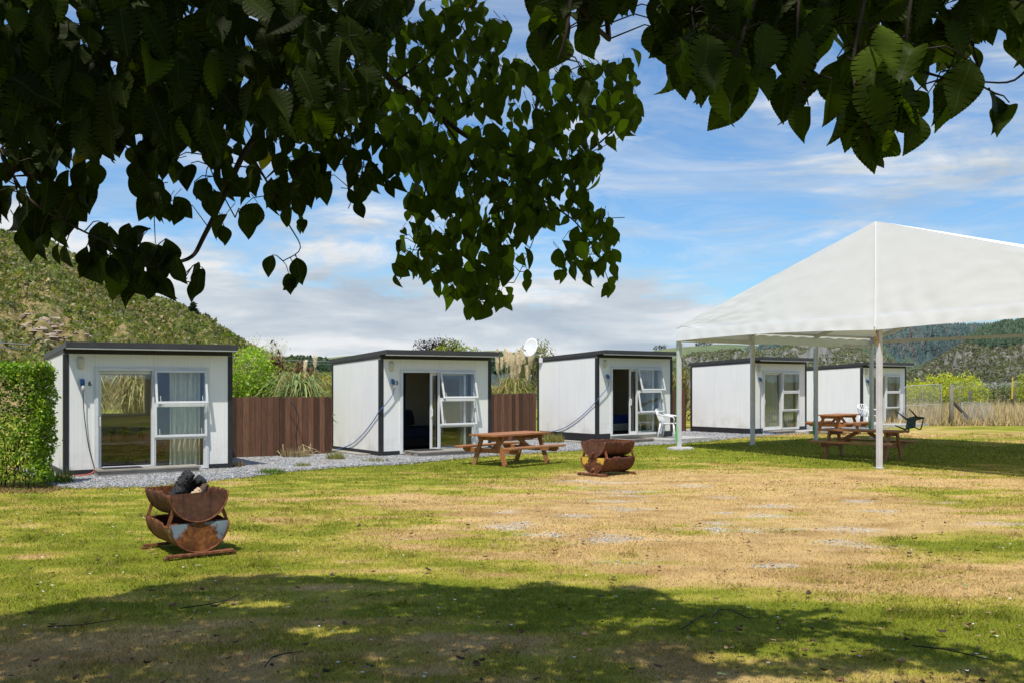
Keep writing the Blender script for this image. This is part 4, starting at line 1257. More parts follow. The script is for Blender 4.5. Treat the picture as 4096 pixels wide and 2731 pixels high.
for i in range(250):
    k = random.choices(range(4), (4, 3, 4, 1.3))[0]
    y = 5.3 + 12.5 * random.random() ** 1.7; x = (random.random() - .5) * 1.0 * y
    if i < 4: k = i; o = tmpl[i]
    else: o = tmpl[k].copy(); COL.objects.link(o)
    s = random.uniform(.035, .08) * (1.15 if k == 3 else 1)
    o.location = (x, y, .028 + .008 * random.random()); o.scale = (s, s, s)
    o.rotation_euler = (random.uniform(-.25, .25), random.uniform(-.25, .25), random.uniform(0, 6.3))
    tag(o, LBL[k], 'leaf', ['brown leaves on the lawn', 'tan leaves on the lawn', 'dark leaves on the lawn', 'green leaves on the lawn'][k])
# finer litter, uncountable
n = 3600
y = 5.2 + 16 * rng.random(n) ** 1.5; x = (rng.random(n) - .5) * 1.05 * y
a = rng.random(n) * 6.28; r = .007 + .020 * rng.random(n) ** 2
q = np.stack([np.stack([np.cos(a + k * 2.1) * r * (1.5 if k == 0 else .8), np.sin(a + k * 2.1) * r * (1.5 if k == 0 else .8), .004 + .012 * rng.random(n)], -1) for k in range(3)], 1)
V = q + np.column_stack([x, y, np.full(n, .024)])[:, None, :]
cc = np.where(rng.random((n, 1)) < .6, [[.07, .04, .022]], [[.3, .19, .1]]) * (.6 + .8 * rng.random((n, 1)))
tag(np_mesh('leaf_litter', V.reshape(-1, 3), np.arange(3 * n).reshape(-1, 3), 3, MAT['stone'], col=np.repeat(cc, 3, 0)), 'crumbs of dead leaves and bark scattered in the grass', 'leaf litter', kind='stuff')
def twig(pts, label):
    m = MB()
    P_ = [G(*p) + Vector((0, 0, .028 + .012 * random.random())) for p in pts]
    m.tube(P_, [.005] + [.0045] * (len(P_) - 2) + [.002], 5)
    for k in range(1, len(P_) - 1):
        d = (P_[k + 1] - P_[k]); s = Vector((-d.y, d.x, .03)) * random.choice((-1, 1)) * .5
        m.tube([P_[k], P_[k] + d * .4 + s * .6], [.003, .0015], 4)
    tag(m.build('twig', MAT['twig'], None), label, 'twig')
twig([(2850, 2480), (2880, 2450), (2920, 2455), (2990, 2485), (3040, 2490)], 'forked bare twig in the shade right of the middle')
twig([(2720, 2535), (2770, 2505), (2800, 2480), (2830, 2470)], 'crooked thin twig just left of the forked one')
twig([(3650, 2600), (3780, 2615), (3880, 2640), (3990, 2665)], 'long thin twig lying at the lower right corner')
twig([(720, 2450), (830, 2435), (900, 2415), (960, 2390)], 'thin twig lying in the shadow right of the large fire pit')
twig([(1060, 2690), (1090, 2650), (1150, 2630), (1215, 2625)], 'bent twig lying at the bottom left of the lawn')
twig([(190, 2525), (330, 2515), (480, 2490)], 'straight thin twig in the shade at the far left')
# ================================================================ VEGETATION
def unit(n):
    v = rng.normal(0, 1, (n, 3)); return v / np.linalg.norm(v, axis=1, keepdims=True)
def leaf_quads(P, L, W, colr, droop=.0, up=.3):
    """kite-shaped folded leaves; returns V, quads, col"""
    n = len(P)
    d = unit(n); d[:, 2] -= droop; d /= np.linalg.norm(d, axis=1, keepdims=True)
    nn = unit(n); nn[:, 2] = np.abs(nn[:, 2]) + up
    s = np.cross(d, nn); s /= np.linalg.norm(s, axis=1, keepdims=True) + 1e-9
    nn = np.cross(s, d)
    L = L[:, None]; W = W[:, None]
    V = np.stack([P, P + d * L * .45 + s * W * .5 + nn * W * .12, P + d * L, P + d * L * .45 - s * W * .5 + nn * W * .12], 1).reshape(-1, 3)
    return V, np.arange(4 * n).reshape(-1, 4), np.repeat(colr, 4, 0)
def shell(n, c, r, power=.5, lump=.22, fr=2.2):
    """points in a lumpy ellipsoid, denser toward the outside"""
    u = unit(n)
    rad = rng.random(n) ** (1 / 3) ** 1
    rad = 1 - (1 - rad) * power
    k = 1 + lump * (2 * fbm(u[:, 0] * fr + u[:, 2] * fr * 1.7 + c[0] * 3, u[:, 1] * fr + u[:, 2] * fr + c[1], 3) - 1) * 2
    return np.array(c) + u * np.array(r) * (rad * k)[:, None], rad, u
def tone(n, base, v=.3, yellow=.0, up=None):
    c = np.array(base)[None] * (1 - v + 2 * v * rng.random((n, 1)))
    if yellow: c[:, 0] *= 1 + yellow * rng.random(n)
    return c
def leafy(name, loc_, blobs, base, leaf, label, cat='tree', group=None, trunk=True, mat='leaf', nden=1.0, aspect=.55, droop=.2, dark=.45, yellow=.3, stems=None, trunk_r=.06):
    root = empty(name, loc_, 0, label, cat, group)
    Vs, Fs, Cs, off = [], [], [], 0
    for c, r in blobs:
        n = int(nden * 7.5 * (r[0] * r[1] * r[2]) ** (2 / 3) * 4 / (leaf * leaf * aspect) * .30)
        P, rad, u = shell(n, c, r)
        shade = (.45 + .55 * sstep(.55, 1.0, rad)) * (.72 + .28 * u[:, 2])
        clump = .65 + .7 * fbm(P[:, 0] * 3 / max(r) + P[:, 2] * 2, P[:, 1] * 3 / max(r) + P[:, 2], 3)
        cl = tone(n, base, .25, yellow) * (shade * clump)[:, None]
        L = leaf * (.6 + .8 * rng.random(n))
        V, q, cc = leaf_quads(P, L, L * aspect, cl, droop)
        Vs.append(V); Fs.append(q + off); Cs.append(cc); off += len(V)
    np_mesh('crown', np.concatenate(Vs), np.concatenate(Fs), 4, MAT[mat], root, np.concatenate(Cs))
    if trunk:
        m = MB()
        zc = sum(b[0][2] for b in blobs) / len(blobs)
        m.tube([(0, 0, -.1), (.02, .01, zc * .4), (0, .03, zc * .8), (.03, 0, zc * 1.15)], [trunk_r, trunk_r * .8, trunk_r * .55, trunk_r * .25], 8)
        for c, r in blobs:
            m.tube([(0, .02, zc * .45), ((c[0]) * .5, c[1] * .5, zc * .5 + c[2] * .4), (c[0], c[1], c[2] + r[2] * .4)], [trunk_r * .6, trunk_r * .4, trunk_r * .12], 6)
        m.build('trunk', MAT['bark'], root, smooth=True)
    return root

# clipped hedge at the left edge
hx0, hx1, hy0, hy1, hz = -11.0, -7.66, 15.95, 16.62, 2.02
N = 26000
face = rng.random(N)
x = rng.uniform(hx0, hx1, N); y = rng.uniform(hy0, hy1, N); z = rng.uniform(.12, hz, N)
k = face < .45; y[k] = hy0 + rng.exponential(.09, k.sum())
k = (face >= .45) & (face < .68); x[k] = hx1 - rng.exponential(.09, k.sum())
k = (face >= .68) & (face < .86); z[k] = hz - rng.exponential(.08, k.sum())
lx = (fbm(y * 1.6 + z * 1.4 + 5, z * 1.7, 3) - .5) * .35; ly = (fbm(x * 1.5 + 9, z * 1.6, 3) - .5) * .34; lz = (fbm(x * 1.8, y * 1.8, 3) - .5) * .22
x2 = x + lx * (x > hx1 - .4) - .10 * np.abs(z / hz - .5) * (x > hx1 - .5); y2 = y + ly * (y < hy0 + .4); z2 = z + lz * (z > hz - .4)
keepz = (z > .42) | (rng.random(N) < .85)
sp = rng.random(N) < .03
z2 = z2 + sp * (z > hz - .3) * .18 * rng.random(N); x2 = x2 + sp * (x > hx1 - .3) * .12 * rng.random(N)
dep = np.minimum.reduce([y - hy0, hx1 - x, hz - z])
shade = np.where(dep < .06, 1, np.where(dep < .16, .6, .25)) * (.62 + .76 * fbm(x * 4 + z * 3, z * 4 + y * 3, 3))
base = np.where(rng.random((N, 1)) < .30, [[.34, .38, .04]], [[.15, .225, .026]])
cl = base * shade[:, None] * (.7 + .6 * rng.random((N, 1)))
L = .045 + .035 * rng.random(N)
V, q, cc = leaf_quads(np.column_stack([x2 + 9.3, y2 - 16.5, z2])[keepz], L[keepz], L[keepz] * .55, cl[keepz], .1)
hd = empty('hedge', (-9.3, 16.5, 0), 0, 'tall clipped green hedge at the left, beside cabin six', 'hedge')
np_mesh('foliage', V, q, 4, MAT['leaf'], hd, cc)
m = MB()
for i in range(46):
    a, b = random.uniform(hx0, hx1 - .1) + 9.3, random.uniform(hy0 + .05, hy1 - .1) - 16.5
    m.tube([(a, b, -.05), (a + random.uniform(-.05, .05), b + random.uniform(-.05, .05), .35), (a + random.uniform(-.2, .2), b + random.uniform(-.15, .15), 1.2)], [.012, .009, .003], 5)
m.build('stems', MAT['twig'], hd)
n = 2600
P = np.column_stack([rng.uniform(-11, -7.3, n), rng.uniform(15.35, 16.3, n), np.full(n, .0)])
V, Fc, cc = blades(P, .03 + .05 * rng.random(n), .02 + .02 * rng.random(n), .75 + .2 * rng.random(n), np.outer(.5 + .8 * rng.random(n), [.30, .19, .10]))
tag(np_mesh('hedge_litter', V, Fc, 3, MAT['straw'], col=cc), 'dry leaf litter under the clipped hedge', 'leaf litter', kind='stuff')

# strap-leaved clumps (pampas, flax)
def strap_clump(name, loc_, nb, h, spread, colr, label, cat='pampas grass', plumes=(), w=.02, dead=.2, group=None, stiff=.5):
    root = empty(name, loc_, 0, label, cat, group)
    S = 8
    az = rng.random(nb) * 2 * PI; hh = h * (.55 + .55 * rng.random(nb)); sp = spread * (.25 + .9 * rng.random(nb))
    x0 = rng.normal(0, spread * .10, nb); y0 = rng.normal(0, spread * .10, nb)
    ww = w * (.6 + .8 * rng.random(nb))
    t = np.linspace(0, 1, S + 1)
    out = t[None] ** 1.7 * sp[:, None]
    zz = hh[:, None] * (np.sin(t[None] * PI * (.5 + .28 * (1 - stiff) + .2 * rng.random((nb, 1)) * (1 - stiff) * 2)))
    px_ = x0[:, None] + np.cos(az)[:, None] * out; py_ = y0[:, None] + np.sin(az)[:, None] * out
    sx, sy = -np.sin(az), np.cos(az)
    wd = ww[:, None] * np.sin(PI * np.clip(t * .82 + .18, 0, 1)) ** .6 / 2
    A = np.stack([px_ - sx[:, None] * wd, py_ - sy[:, None] * wd, zz], -1); B = np.stack([px_ + sx[:, None] * wd, py_ + sy[:, None] * wd, zz], -1)
    V = np.stack([A, B], 2).reshape(nb, -1, 3)
    q = np.array([(2 * i, 2 * i + 1, 2 * i + 3, 2 * i + 2) for i in range(S)])
    Fc = (q[None] + (np.arange(nb) * 2 * (S + 1))[:, None, None]).reshape(-1, 4)
    cb = np.where(rng.random((nb, 1)) < dead, [[.42, .31, .15]], [list(colr)]) * (.6 + .75 * rng.random((nb, 1)))
    cc = np.repeat(cb, 2 * (S + 1), 0)
    np_mesh('leaves', V.reshape(-1, 3), Fc, 4, MAT['straw'], root, cc)
    for (dx, dy, hz_, lean, pl) in plumes:
        top = Vector((dx + lean, dy, hz_)); b0 = Vector((dx * .3, dy * .3, .1)); b1 = Vector((dx + lean * .5, dy, hz_ - pl * .6))
        m = MB(); m.tube([b0, b0.lerp(b1, .5) + Vector((0, 0, .1)), b1, top], [.010, .009, .007, .003], 5)
        st = m.build('flower_stem', MAT['straw_stem'], root)
        n = 650
        tt = rng.random(n) ** .8
        c0 = np.array(b1)[None] * (1 - tt[:, None]) + np.array(top)[None] * tt[:, None]
        a = rng.random(n) * 2 * PI
        rr = .062 * np.sin(PI * np.clip(tt * .9 + .08, 0, 1)) ** .7 * pl / .6
        dirv = np.stack([np.cos(a), np.sin(a), .9 + rng.random(n)], -1); ln = .04 + .06 * rng.random(n)
        p1 = c0 + dirv * (rr * rng.random(n))[:, None] * .6
        p2 = p1 + dirv * ln[:, None] * .6 + np.array([.03, 0, -.01]) * rng.random((n, 1))
        sd = np.stack([-np.sin(a), np.cos(a), 0 * a], -1) * .009
        V = np.stack([p1 - sd, p1 + sd, p2], 1).reshape(-1, 3)
        cc = np.repeat(np.array([[1.0, .93, .80]]) * (.7 + .5 * rng.random((n, 1))), 3, 0)
        np_mesh('plume', V, np.arange(3 * n).reshape(-1, 3), 3, MAT['plume'], st, cc)
    return root
MAT['straw_stem'] = M_plain('dry_stem', (.45, .36, .2), .8, .15, 8)
FL = (.27, .34, .13)
p = at(1205, 1530, 25.6)
strap_clump('flax_plant', (p.x, p.y, 0), 620, 1.85, 1.5, FL, 'arching green strap-leaved clump spilling over the fence left of cabin five', 'flax', [(.05, .0, 2.25, .06, .45), (.32, .1, 2.40, .02, .5)], .03, .16)
p = at(2050, 1530, 32.2)
pl = [(random.uniform(-.62, .62), random.uniform(-.3, .3), random.uniform(2.15, 2.85), random.uniform(-.1, .05), random.uniform(.6, .95)) for _ in range(25)]
strap_clump('pampas_grass', (p.x + .05, p.y, 0), 620, 1.75, 1.15, (.33, .36, .11), 'tall pampas clump with creamy plumes between cabins five and four', 'pampas grass', pl, .022, .35)
p = at(1990, 1530, 31.2)
strap_clump('flax_plant', (p.x - .25, p.y + .4, 0), 240, 1.55, .8, (.26, .28, .06), 'yellow-green strap-leaved clump left of the tall pampas', 'flax', [], .025, .25)
p = at(2722, 1530, 37.0)
strap_clump('flax_plant', (p.x, p.y, 0), 300, 2.0, .75, (.24, .24, .08), 'strap-leaved clump behind the short fence beside the green-strapped pole', 'flax', [], .03, .3, None, .8)
for k, (dx, dy) in enumerate(((-11.6, 26.8), (-10.5, 27.3), (-12.7, 27.4))):
    strap_clump('pampas_grass', (dx, dy, 0), 620, 2.15, 1.2, (.50, .50, .22), ['pampas clump seen through the rear window of cabin six, left part', 'pampas clump seen through the rear window of cabin six, right part', 'pampas clump hidden deep behind cabin six'][k], 'pampas grass', [(random.uniform(-.5, .5), random.uniform(-.3, .3), random.uniform(1.8, 2.25), 0, .7) for _ in range(6)], .03, .45)
# shrubs and trees behind the fences
p = at(1005, 1530, 26.5)
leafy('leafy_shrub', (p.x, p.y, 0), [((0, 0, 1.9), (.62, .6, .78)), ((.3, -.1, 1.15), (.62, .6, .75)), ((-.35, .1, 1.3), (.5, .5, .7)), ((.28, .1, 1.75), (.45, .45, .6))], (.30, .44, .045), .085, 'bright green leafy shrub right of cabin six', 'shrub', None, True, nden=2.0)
p = at(1290, 1530, 30)
leafy('leafy_shrub', (p.x + .1, p.y, 0), [((0, 0, 1.3), (.62, .5, .62)), ((-.35, 0, .9), (.5, .5, .6)), ((.5, .2, 1.0), (.5, .5, .7))], (.36, .33, .02), .085, 'golden yellow-green shrub behind the flax left of cabin five', 'shrub', None, True, nden=1.3)
# brown dead fronds
p = at(1092, 1530, 27.5)
r_ = empty('dead_shrub', (p.x, p.y, 0), 0, 'dead brown shrub with hanging withered leaves behind the fence', 'shrub')
n = 2200
P, rad, u = shell(n, (0, 0, 1.6), (.28, .26, .85), .9, .4)
V, q, cc = leaf_quads(P, .11 + .1 * rng.random(n), .03 + .03 * rng.random(n), np.outer(.5 + .8 * rng.random(n), [.19, .105, .05]), 1.3)
P2_, rad, u = shell(900, (.78, .3, 1.95), (.26, .26, .4), .9, .4)
V2, q2, c2 = leaf_quads(P2_, .11 + .1 * rng.random(900), .03 + .03 * rng.random(900), np.outer(.5 + .8 * rng.random(900), [.22, .12, .06]), 1.3)
np_mesh('withered_leaves', np.concatenate([V, V2]), np.concatenate([q, q2 + len(V)]), 4, MAT['straw'], r_, np.concatenate([cc, c2]))
m = MB(); m.tube([(0, 0, 0), (.02, 0, 1.2), (0, 0, 2.3)], [.04, .03, .01], 6); m.tube([(.05, 0, .3), (.5, .2, 1.3), (.8, .3, 2.2)], [.03, .02, .008], 6); m.build('trunk', MAT['bark'], r_)
# pale almost leafless trees
def bare_tree(loc_, h, label, seed):
    rs = random.Random(seed)
    r_ = empty('bare_tree', loc_, 0, label, 'tree', 'pale bare trees behind the fence')
    m = MB(); tips = []
    def grow(p, d, L, r, lv):
        q = p + d * L
        m.tube([p, p.lerp(q, .5) + Vector((rs.uniform(-.05, .05), 0, 0)) * L, q], [r, r * .8, r * .55], 5, False)
        tips.append(q)
        if lv == 0: return
        for _ in range(rs.choice((2, 3, 3))):
            nd = (d + Vector((rs.uniform(-.6, .6), rs.uniform(-.6, .6), rs.uniform(-.05, .45)))).normalized()
            grow(p.lerp(q, rs.uniform(.6, 1)), nd, L * rs.uniform(.55, .8), r * .5, lv - 1)
    for _ in range(4):
        grow(Vector((rs.uniform(-.2, .2), 0, 0)), Vector((rs.uniform(-.35, .35), rs.uniform(-.2, .2), 1)).normalized(), h * .45, h * .011, 4)
    m.build('branches', M_plain('pale_bark', (.36, .30, .19), .85, .2, 8), r_)
    T = np.array([list(t) for t in tips]); T = T[rng.integers(0, len(T), 700)] + rng.normal(0, h * .035, (700, 3))
    V, q, cc = leaf_quads(T, np.full(700, .07), np.full(700, .03), tone(700, (.36, .33, .12), .3), .3)
    np_mesh('sparse_leaves', V, q, 4, MAT['leaf'], r_, cc)
p = at(1075, 1530, 44); bare_tree((p.x, p.y, 0), 3.5, 'pale bare tree left, behind the dead brown shrub', 4)
p = at(1155, 1530, 47); bare_tree((p.x, p.y, 0), 3.3, 'pale bare tree right, behind the dead brown shrub', 9)
# purple and green trees over the roof of cabin 5
p = at(1745, 1530, 40)
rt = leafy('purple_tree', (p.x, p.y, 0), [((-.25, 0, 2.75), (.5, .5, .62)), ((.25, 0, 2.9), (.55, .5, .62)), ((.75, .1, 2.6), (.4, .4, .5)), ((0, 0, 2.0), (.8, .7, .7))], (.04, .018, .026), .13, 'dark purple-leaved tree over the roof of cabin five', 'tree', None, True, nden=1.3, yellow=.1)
m = MB()
for k in range(15):
    a = random.uniform(-.9, .95); b = Vector((a * .6, .02 * k - .1, 2.7)); t_ = Vector((a, .02 * k - .1, random.uniform(3.25, 3.62) - .25 * abs(a - .1)))
    m.tube([b, b.lerp(t_, .6) + Vector((.04, 0, 0)), t_], [.02, .014, .005], 5)
m.build('branches', M_plain('purple_twig', (.03, .016, .018), .7, .2, 10), rt)
n = 700
tt = rng.random(n); a = rng.uniform(-.95, 1.0, n)
P = np.column_stack([a + rng.normal(0, .03, n), rng.uniform(-.15, .25, n), 2.9 + tt * (.65 - .22 * np.abs(a))])
V, q, cc = leaf_quads(P, .06 + .05 * rng.random(n), .03 + .02 * rng.random(n), tone(n, (.04, .018, .026), .4), -.4); np_mesh('upper_leaves', V, q, 4, MAT['leaf'], rt, cc)
p = at(1815, 1530, 38)
leafy('leafy_tree', (p.x, p.y, 0), [((-.1, 0, 2.85), (.6, .6, .5)), ((.45, .1, 2.75), (.55, .5, .42)), ((-.5, 0, 2.65), (.5, .5, .45)), ((0, 0, 2.2), (.9, .6, .6))], (.24, .29, .03), .09, 'yellow-green tree just above the roof of cabin five', 'tree', None, True, nden=1.0)
p = at(2130, 1530, 46)
leafy('willow_tree', (p.x, p.y, 0), [((-.1, 0, 2.9), (.75, .7, .62)), ((.55, 0, 2.85), (.5, .5, .85)), ((-.65, .1, 2.5), (.45, .5, .7)), ((.2, 0, 1.9), (.9, .8, .9)), ((.75, 0, 2.2), (.4, .4, .8))], (.22, .23, .06), .12, 'drooping green tree behind the satellite dish', 'tree', None, True, nden=1.0, aspect=.38, droop=1.2)
p = at(2735, 1530, 44)
leafy('leafy_shrub', (p.x, p.y, 0), [((0, 0, 1.3), (1.0, .8, 1.2)), ((-.9, .2, 1.1), (.8, .7, .9))], (.10, .12, .03), .11, 'dark olive shrub behind the short fence beside cabin four', 'shrub', None, True, nden=.9)
# rounded yellow-green shrubs beyond the gate
RG = 'round shrubs beyond the wire fence'
def round_bush(px_, Y, blobs, base, label, nden=1.3, leaf=.12):
    p = at(px_, 1530, Y)
    leafy('round_shrub', (p.x, p.y, 0), blobs, base, leaf, label, 'shrub', RG, True, nden=nden)
round_bush(3760, 60, [((.0, 0, 1.05), (1.3, 1.1, 1.15)), ((1.2, -.2, 1.1), (1.2, 1.1, 1.1)), ((2.1, .2, .85), (.95, .9, 1.0)), ((-1.0, .1, .8), (.9, .9, .95)), ((.6, -.5, .5), (1.8, .8, .8))], (.50, .52, .035), 'large round yellow-green shrub behind the gate post')
round_bush(3655, 62, [((0, 0, .95), (1.0, .9, .85)), ((.9, .1, .9), (.8, .8, .75)), ((-.9, 0, .9), (.9, .8, .75))], (.46, .48, .035), 'lower yellow-green shrub right beside the farthest cabin')
round_bush(4125, 58, [((0, 0, 1.3), (1.0, .9, 1.0)), ((.9, .2, 1.5), (1.0, 1, 1.2)), ((-.4, -.2, .7), (.8, .8, .8))], (.40, .43, .035), 'yellow-green shrub cut by the right picture edge')
round_bush(3990, 66, [((0, 0, .8), (1.3, 1, .8)), ((1.4, .1, .85), (1.2, 1, .8)), ((-1.2, 0, .75), (1.1, 1, .75)), ((2.5, 0, .8), (1.0, 1, .85))], (.10, .14, .025), 'dark green low shrub behind the marker stick')
round_bush(3800, 50, [((0, 0, .55), (.8, .5, .5)), ((.8, .1, .5), (.6, .5, .45)), ((-1.5, .0, .5), (.8, .5, .45))], (.17, .20, .05), 'small green shrub in the dry grass behind the leaning gate', .9, .09)
# tall dry grass
n = 42000
x = rng.uniform(13.5, 36, n); y = 38.7 + rng.exponential(7.0, n)
thk = fbm(x * .5, y * .5, 3)
kp = (y < 64) & (rng.random(n) < .35 + .9 * thk); x, y, thk = x[kp], y[kp], thk[kp]; n = len(x)
h = (.32 + .50 * rng.random(n)) * (.55 + .45 * sstep(38.6, 40.2, y)) * (.6 + .9 * fbm(x * .8 + 8, y * .8, 3))
base = np.where(rng.random((n, 1)) < .13, [[.30, .27, .08]], [[.72, .56, .30]]) * (.55 + .65 * rng.random((n, 1)))
V, Fc, cc = blades(np.column_stack([x, y, np.zeros(n)]), h, .025 + .03 * rng.random(n), .1 + .5 * rng.random(n), base)
tag(np_mesh('dry_grass', V, Fc, 3, MAT['straw'], col=cc), 'tall dry straw-coloured grass along the paddock fence', 'grass', kind='stuff')
# weeds along the gravel and cabin feet
def weed(px_, py_, r, nb, col_, label, h=.2, name='weed'):
    p = G(px_, py_)
    n = nb; a = rng.random(n) * 6.28; q = r * rng.random(n) ** .6
    V, Fc, cc = blades(np.column_stack([np.cos(a) * q, np.sin(a) * q * .8, np.zeros(n)]), h * (.4 + .8 * rng.random(n)), .012 + .012 * rng.random(n), .1 + .6 * rng.random(n), np.array([col_]) * (.6 + .8 * rng.random((n, 1))))
    o = np_mesh(name, V, Fc, 3, MAT['straw'], None, cc); o.location = (p.x, p.y, 0)
    tag(o, label, 'weeds')
weed(2212, 1770, .32, 500, (.30, .28, .08), 'tuft of weeds with seed heads at the side of cabin four', .3)
weed(1340, 1838, .22, 260, (.26, .26, .08), 'yellowish weeds at the back foot of cabin five', .22)
weed(1185, 1828, .35, 300, (.30, .24, .13), 'dry weeds at the foot of the fence left of cabin five', .25)
weed(1087, 1893, .25, 380, (.13, .22, .03), 'bright green tuft on the gravel edge left of cabin five', .12)
weed(1210, 1866, .18, 160, (.24, .26, .06), 'small green weed in the gravel in front of the fence', .12)
weed(945, 1868, .16, 160, (.30, .22, .12), 'dry brown weed in the gravel right of cabin six', .16)
weed(1500, 1846, .3, 160, (.26, .25, .1), 'thin weeds in the gravel at the corner of cabin five', .12)
weed(238, 1930, .22, 260, (.20, .27, .04), 'green grass tuft at the front left foot of cabin six', .28)
weed(2845, 1725, .25, 160, (.24, .24, .09), 'small weeds in the gravel in front of the short fence', .14)
# withered strap leaves fallen against the fence
m = MB()
for k in range(16):
    p0 = Vector((-5.0 + random.uniform(-.5, .45), 22.95 + random.uniform(-.2, .1), .03)); a = random.uniform(0, 6.28); L = random.uniform(.2, .5)
    p1 = p0 + Vector((math.cos(a) * L * .5, math.sin(a) * L * .3, random.uniform(.05, .3))); p2_ = p0 + Vector((math.cos(a) * L, math.sin(a) * L * .5, random.uniform(0, .15)))
    m.tube([p0, p1, p2_], [.010, .008, .003], 4)
tag(m.build('withered_leaves', MAT['straw_stem']), 'heap of withered strap leaves at the foot of the fence left of cabin five', 'dead leaves', kind='stuff')
m = MB(); q_ = [Vector((-5.28, 22.92, 1.38)), Vector((-5.1, 22.95, 1.2)), Vector((-4.98, 22.93, .9)), Vector((-5.05, 22.9, .5)), Vector((-5.0, 22.85, .15)), Vector((-4.95, 22.8, .03))]
m.tube(q_, .012, 6); tag(m.build('power_cable', MAT['black'], None, smooth=True), 'black cable hanging over the fence left of cabin five', 'cable')

# ================================================================ HILLS
def hill(name, ridge, Yr, Yf, mat, rough=3.0, fall=1.0, N=170, M=44, jag=3.0, zf=-1.0):
    r = np.array(ridge, float)
    px = np.linspace(r[0, 0], r[-1, 0], N); py = np.interp(px, r[:, 0], r[:, 1])
    py = np.convolve(np.pad(py, 4, 'edge'), np.ones(9) / 9, 'valid')
    py = py - jag * (fbm(px * .021, px * 0 + Yr, 5) - .5) * 2
    t = np.linspace(0, 1.5, M)
    V = []
    for i in range(N):
        zr = HC - (py[i] - HOR) / F * Yr
        Y = Yf + (Yr - Yf) * t
        prof = np.where(t <= 1, np.clip(t, 0, 1) ** fall, 1 - .8 * (t - 1))
        z = zf + (zr - zf) * prof
        env = np.clip(np.sin(PI * np.clip(t, 0, 1)), 0, 1)
        z = z + rough * (fbm(np.full(M, px[i] * .012 * Yr / 300), Y * .02, 4) - .5) * 2 * env
        zmax = HC + (zr - HC) / Yr * Y * .985          # the slope never stands above its own skyline
        z = np.where(t < .97, np.minimum(z, np.maximum(zmax, zf)), z)
        V.append(np.column_stack([(px[i] - CX) / F * Y, Y, z]))
    V = np.array(V)
    ii = (np.arange(N - 1)[:, None] * M + np.arange(M - 1)[None, :]).ravel()
    o = np_mesh(name, V.reshape(-1, 3), np.stack([ii, ii + M, ii + M + 1, ii + 1], -1), 4, mat, smooth=True)
    tag(o, kind='structure')
    return V, px, py, t
def on_hill(H, n, tmin=.03, tmax=1.0):
    V, px, py, t = H
    N, M = V.shape[:2]
    i = rng.random(n) * (N - 1.001); kmax = np.searchsorted(t, tmax) ; tt = (tmin + (tmax - tmin) * rng.random(n)) / 1.5 * (M - 1)
    a, b = i.astype(int), np.minimum(tt.astype(int), M - 2)
    fa, fb = (i - a)[:, None], (tt - b)[:, None]
    P = (V[a, b] * (1 - fa) + V[a + 1, b] * fa) * (1 - fb) + (V[a, b + 1] * (1 - fa) + V[a + 1, b + 1] * fa) * fb
    return P, px[a], tt * 1.5 / (M - 1)
def scrub(name, P, size, colr, label, K=34, flat=.75, mat='leaf'):
    """each plant a ball of leaf clumps"""
    n = len(P)
    u = unit(n * K).reshape(n, K, 3); u[..., 2] = np.abs(u[..., 2]) * 1.0 - .15
    r = (.55 + .45 * rng.random((n, K, 1)))
    C = P[:, None] + u * r * (size[:, None, None] * np.array([1, 1, flat]))
    sh = (.72 + .28 * np.clip(u[..., 2], 0, 1)) * (.8 + .4 * rng.random((n, K)))  # shading put into the colour: tops of the plants lighter
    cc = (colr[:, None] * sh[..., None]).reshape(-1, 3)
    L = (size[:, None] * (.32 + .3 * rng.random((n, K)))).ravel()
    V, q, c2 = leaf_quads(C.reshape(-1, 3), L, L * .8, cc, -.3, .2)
    return tag(np_mesh(name, V, q, 4, MAT[mat], None, c2), label, 'scrub', kind='stuff')
def pines(name, P, h, colr, label):
    n = len(P); K = 7
    V, Fc, Cc = [], [], []
    for lv in range(3):
        z0, z1, rr = (.08, .55, .24), (.35, .8, .18), (.6, 1.0, .11)
        z0, z1, rr = (z0, z1, rr)[0][lv] if False else (.08, .34, .62)[lv], (.58, .82, 1.0)[lv], (.25, .19, .12)[lv]
        a = np.arange(K) * 2 * PI / K + lv
        jit = 1 + .35 * (rng.random((n, K)) - .5)
        ring = np.stack([np.cos(a)[None] * jit * rr * h[:, None], np.sin(a)[None] * jit * rr * h[:, None], (z0 + .05 * rng.random((n, K))) * h[:, None]], -1) + P[:, None]
        tip = (P + np.column_stack([0 * h, 0 * h, z1 * h]))[:, None]
        blk = np.concatenate([ring, tip], 1)
        off = sum(len(v) for v in V)
        f = np.array([(k, (k + 1) % K, K) for k in range(K)])
        Fc.append((f[None] + (np.arange(n) * (K + 1))[:, None, None]).reshape(-1, 3) + off)
        V.append(blk.reshape(-1, 3))
        cr = np.repeat(colr[:, None], K + 1, 1) * (.7 + .6 * rng.random((n, K + 1, 1))); cr[:, K] *= 1.25
        Cc.append(cr.reshape(-1, 3))
    return tag(np_mesh(name, np.concatenate(V), np.concatenate(Fc), 3, MAT['pine'], None, np.concatenate(Cc)), label, 'forest', kind='stuff')
MAT['pine'] = M_leaf('pine_foliage', (1, 1, 1), .1, .8, .1, False, (.4, .6, .2))
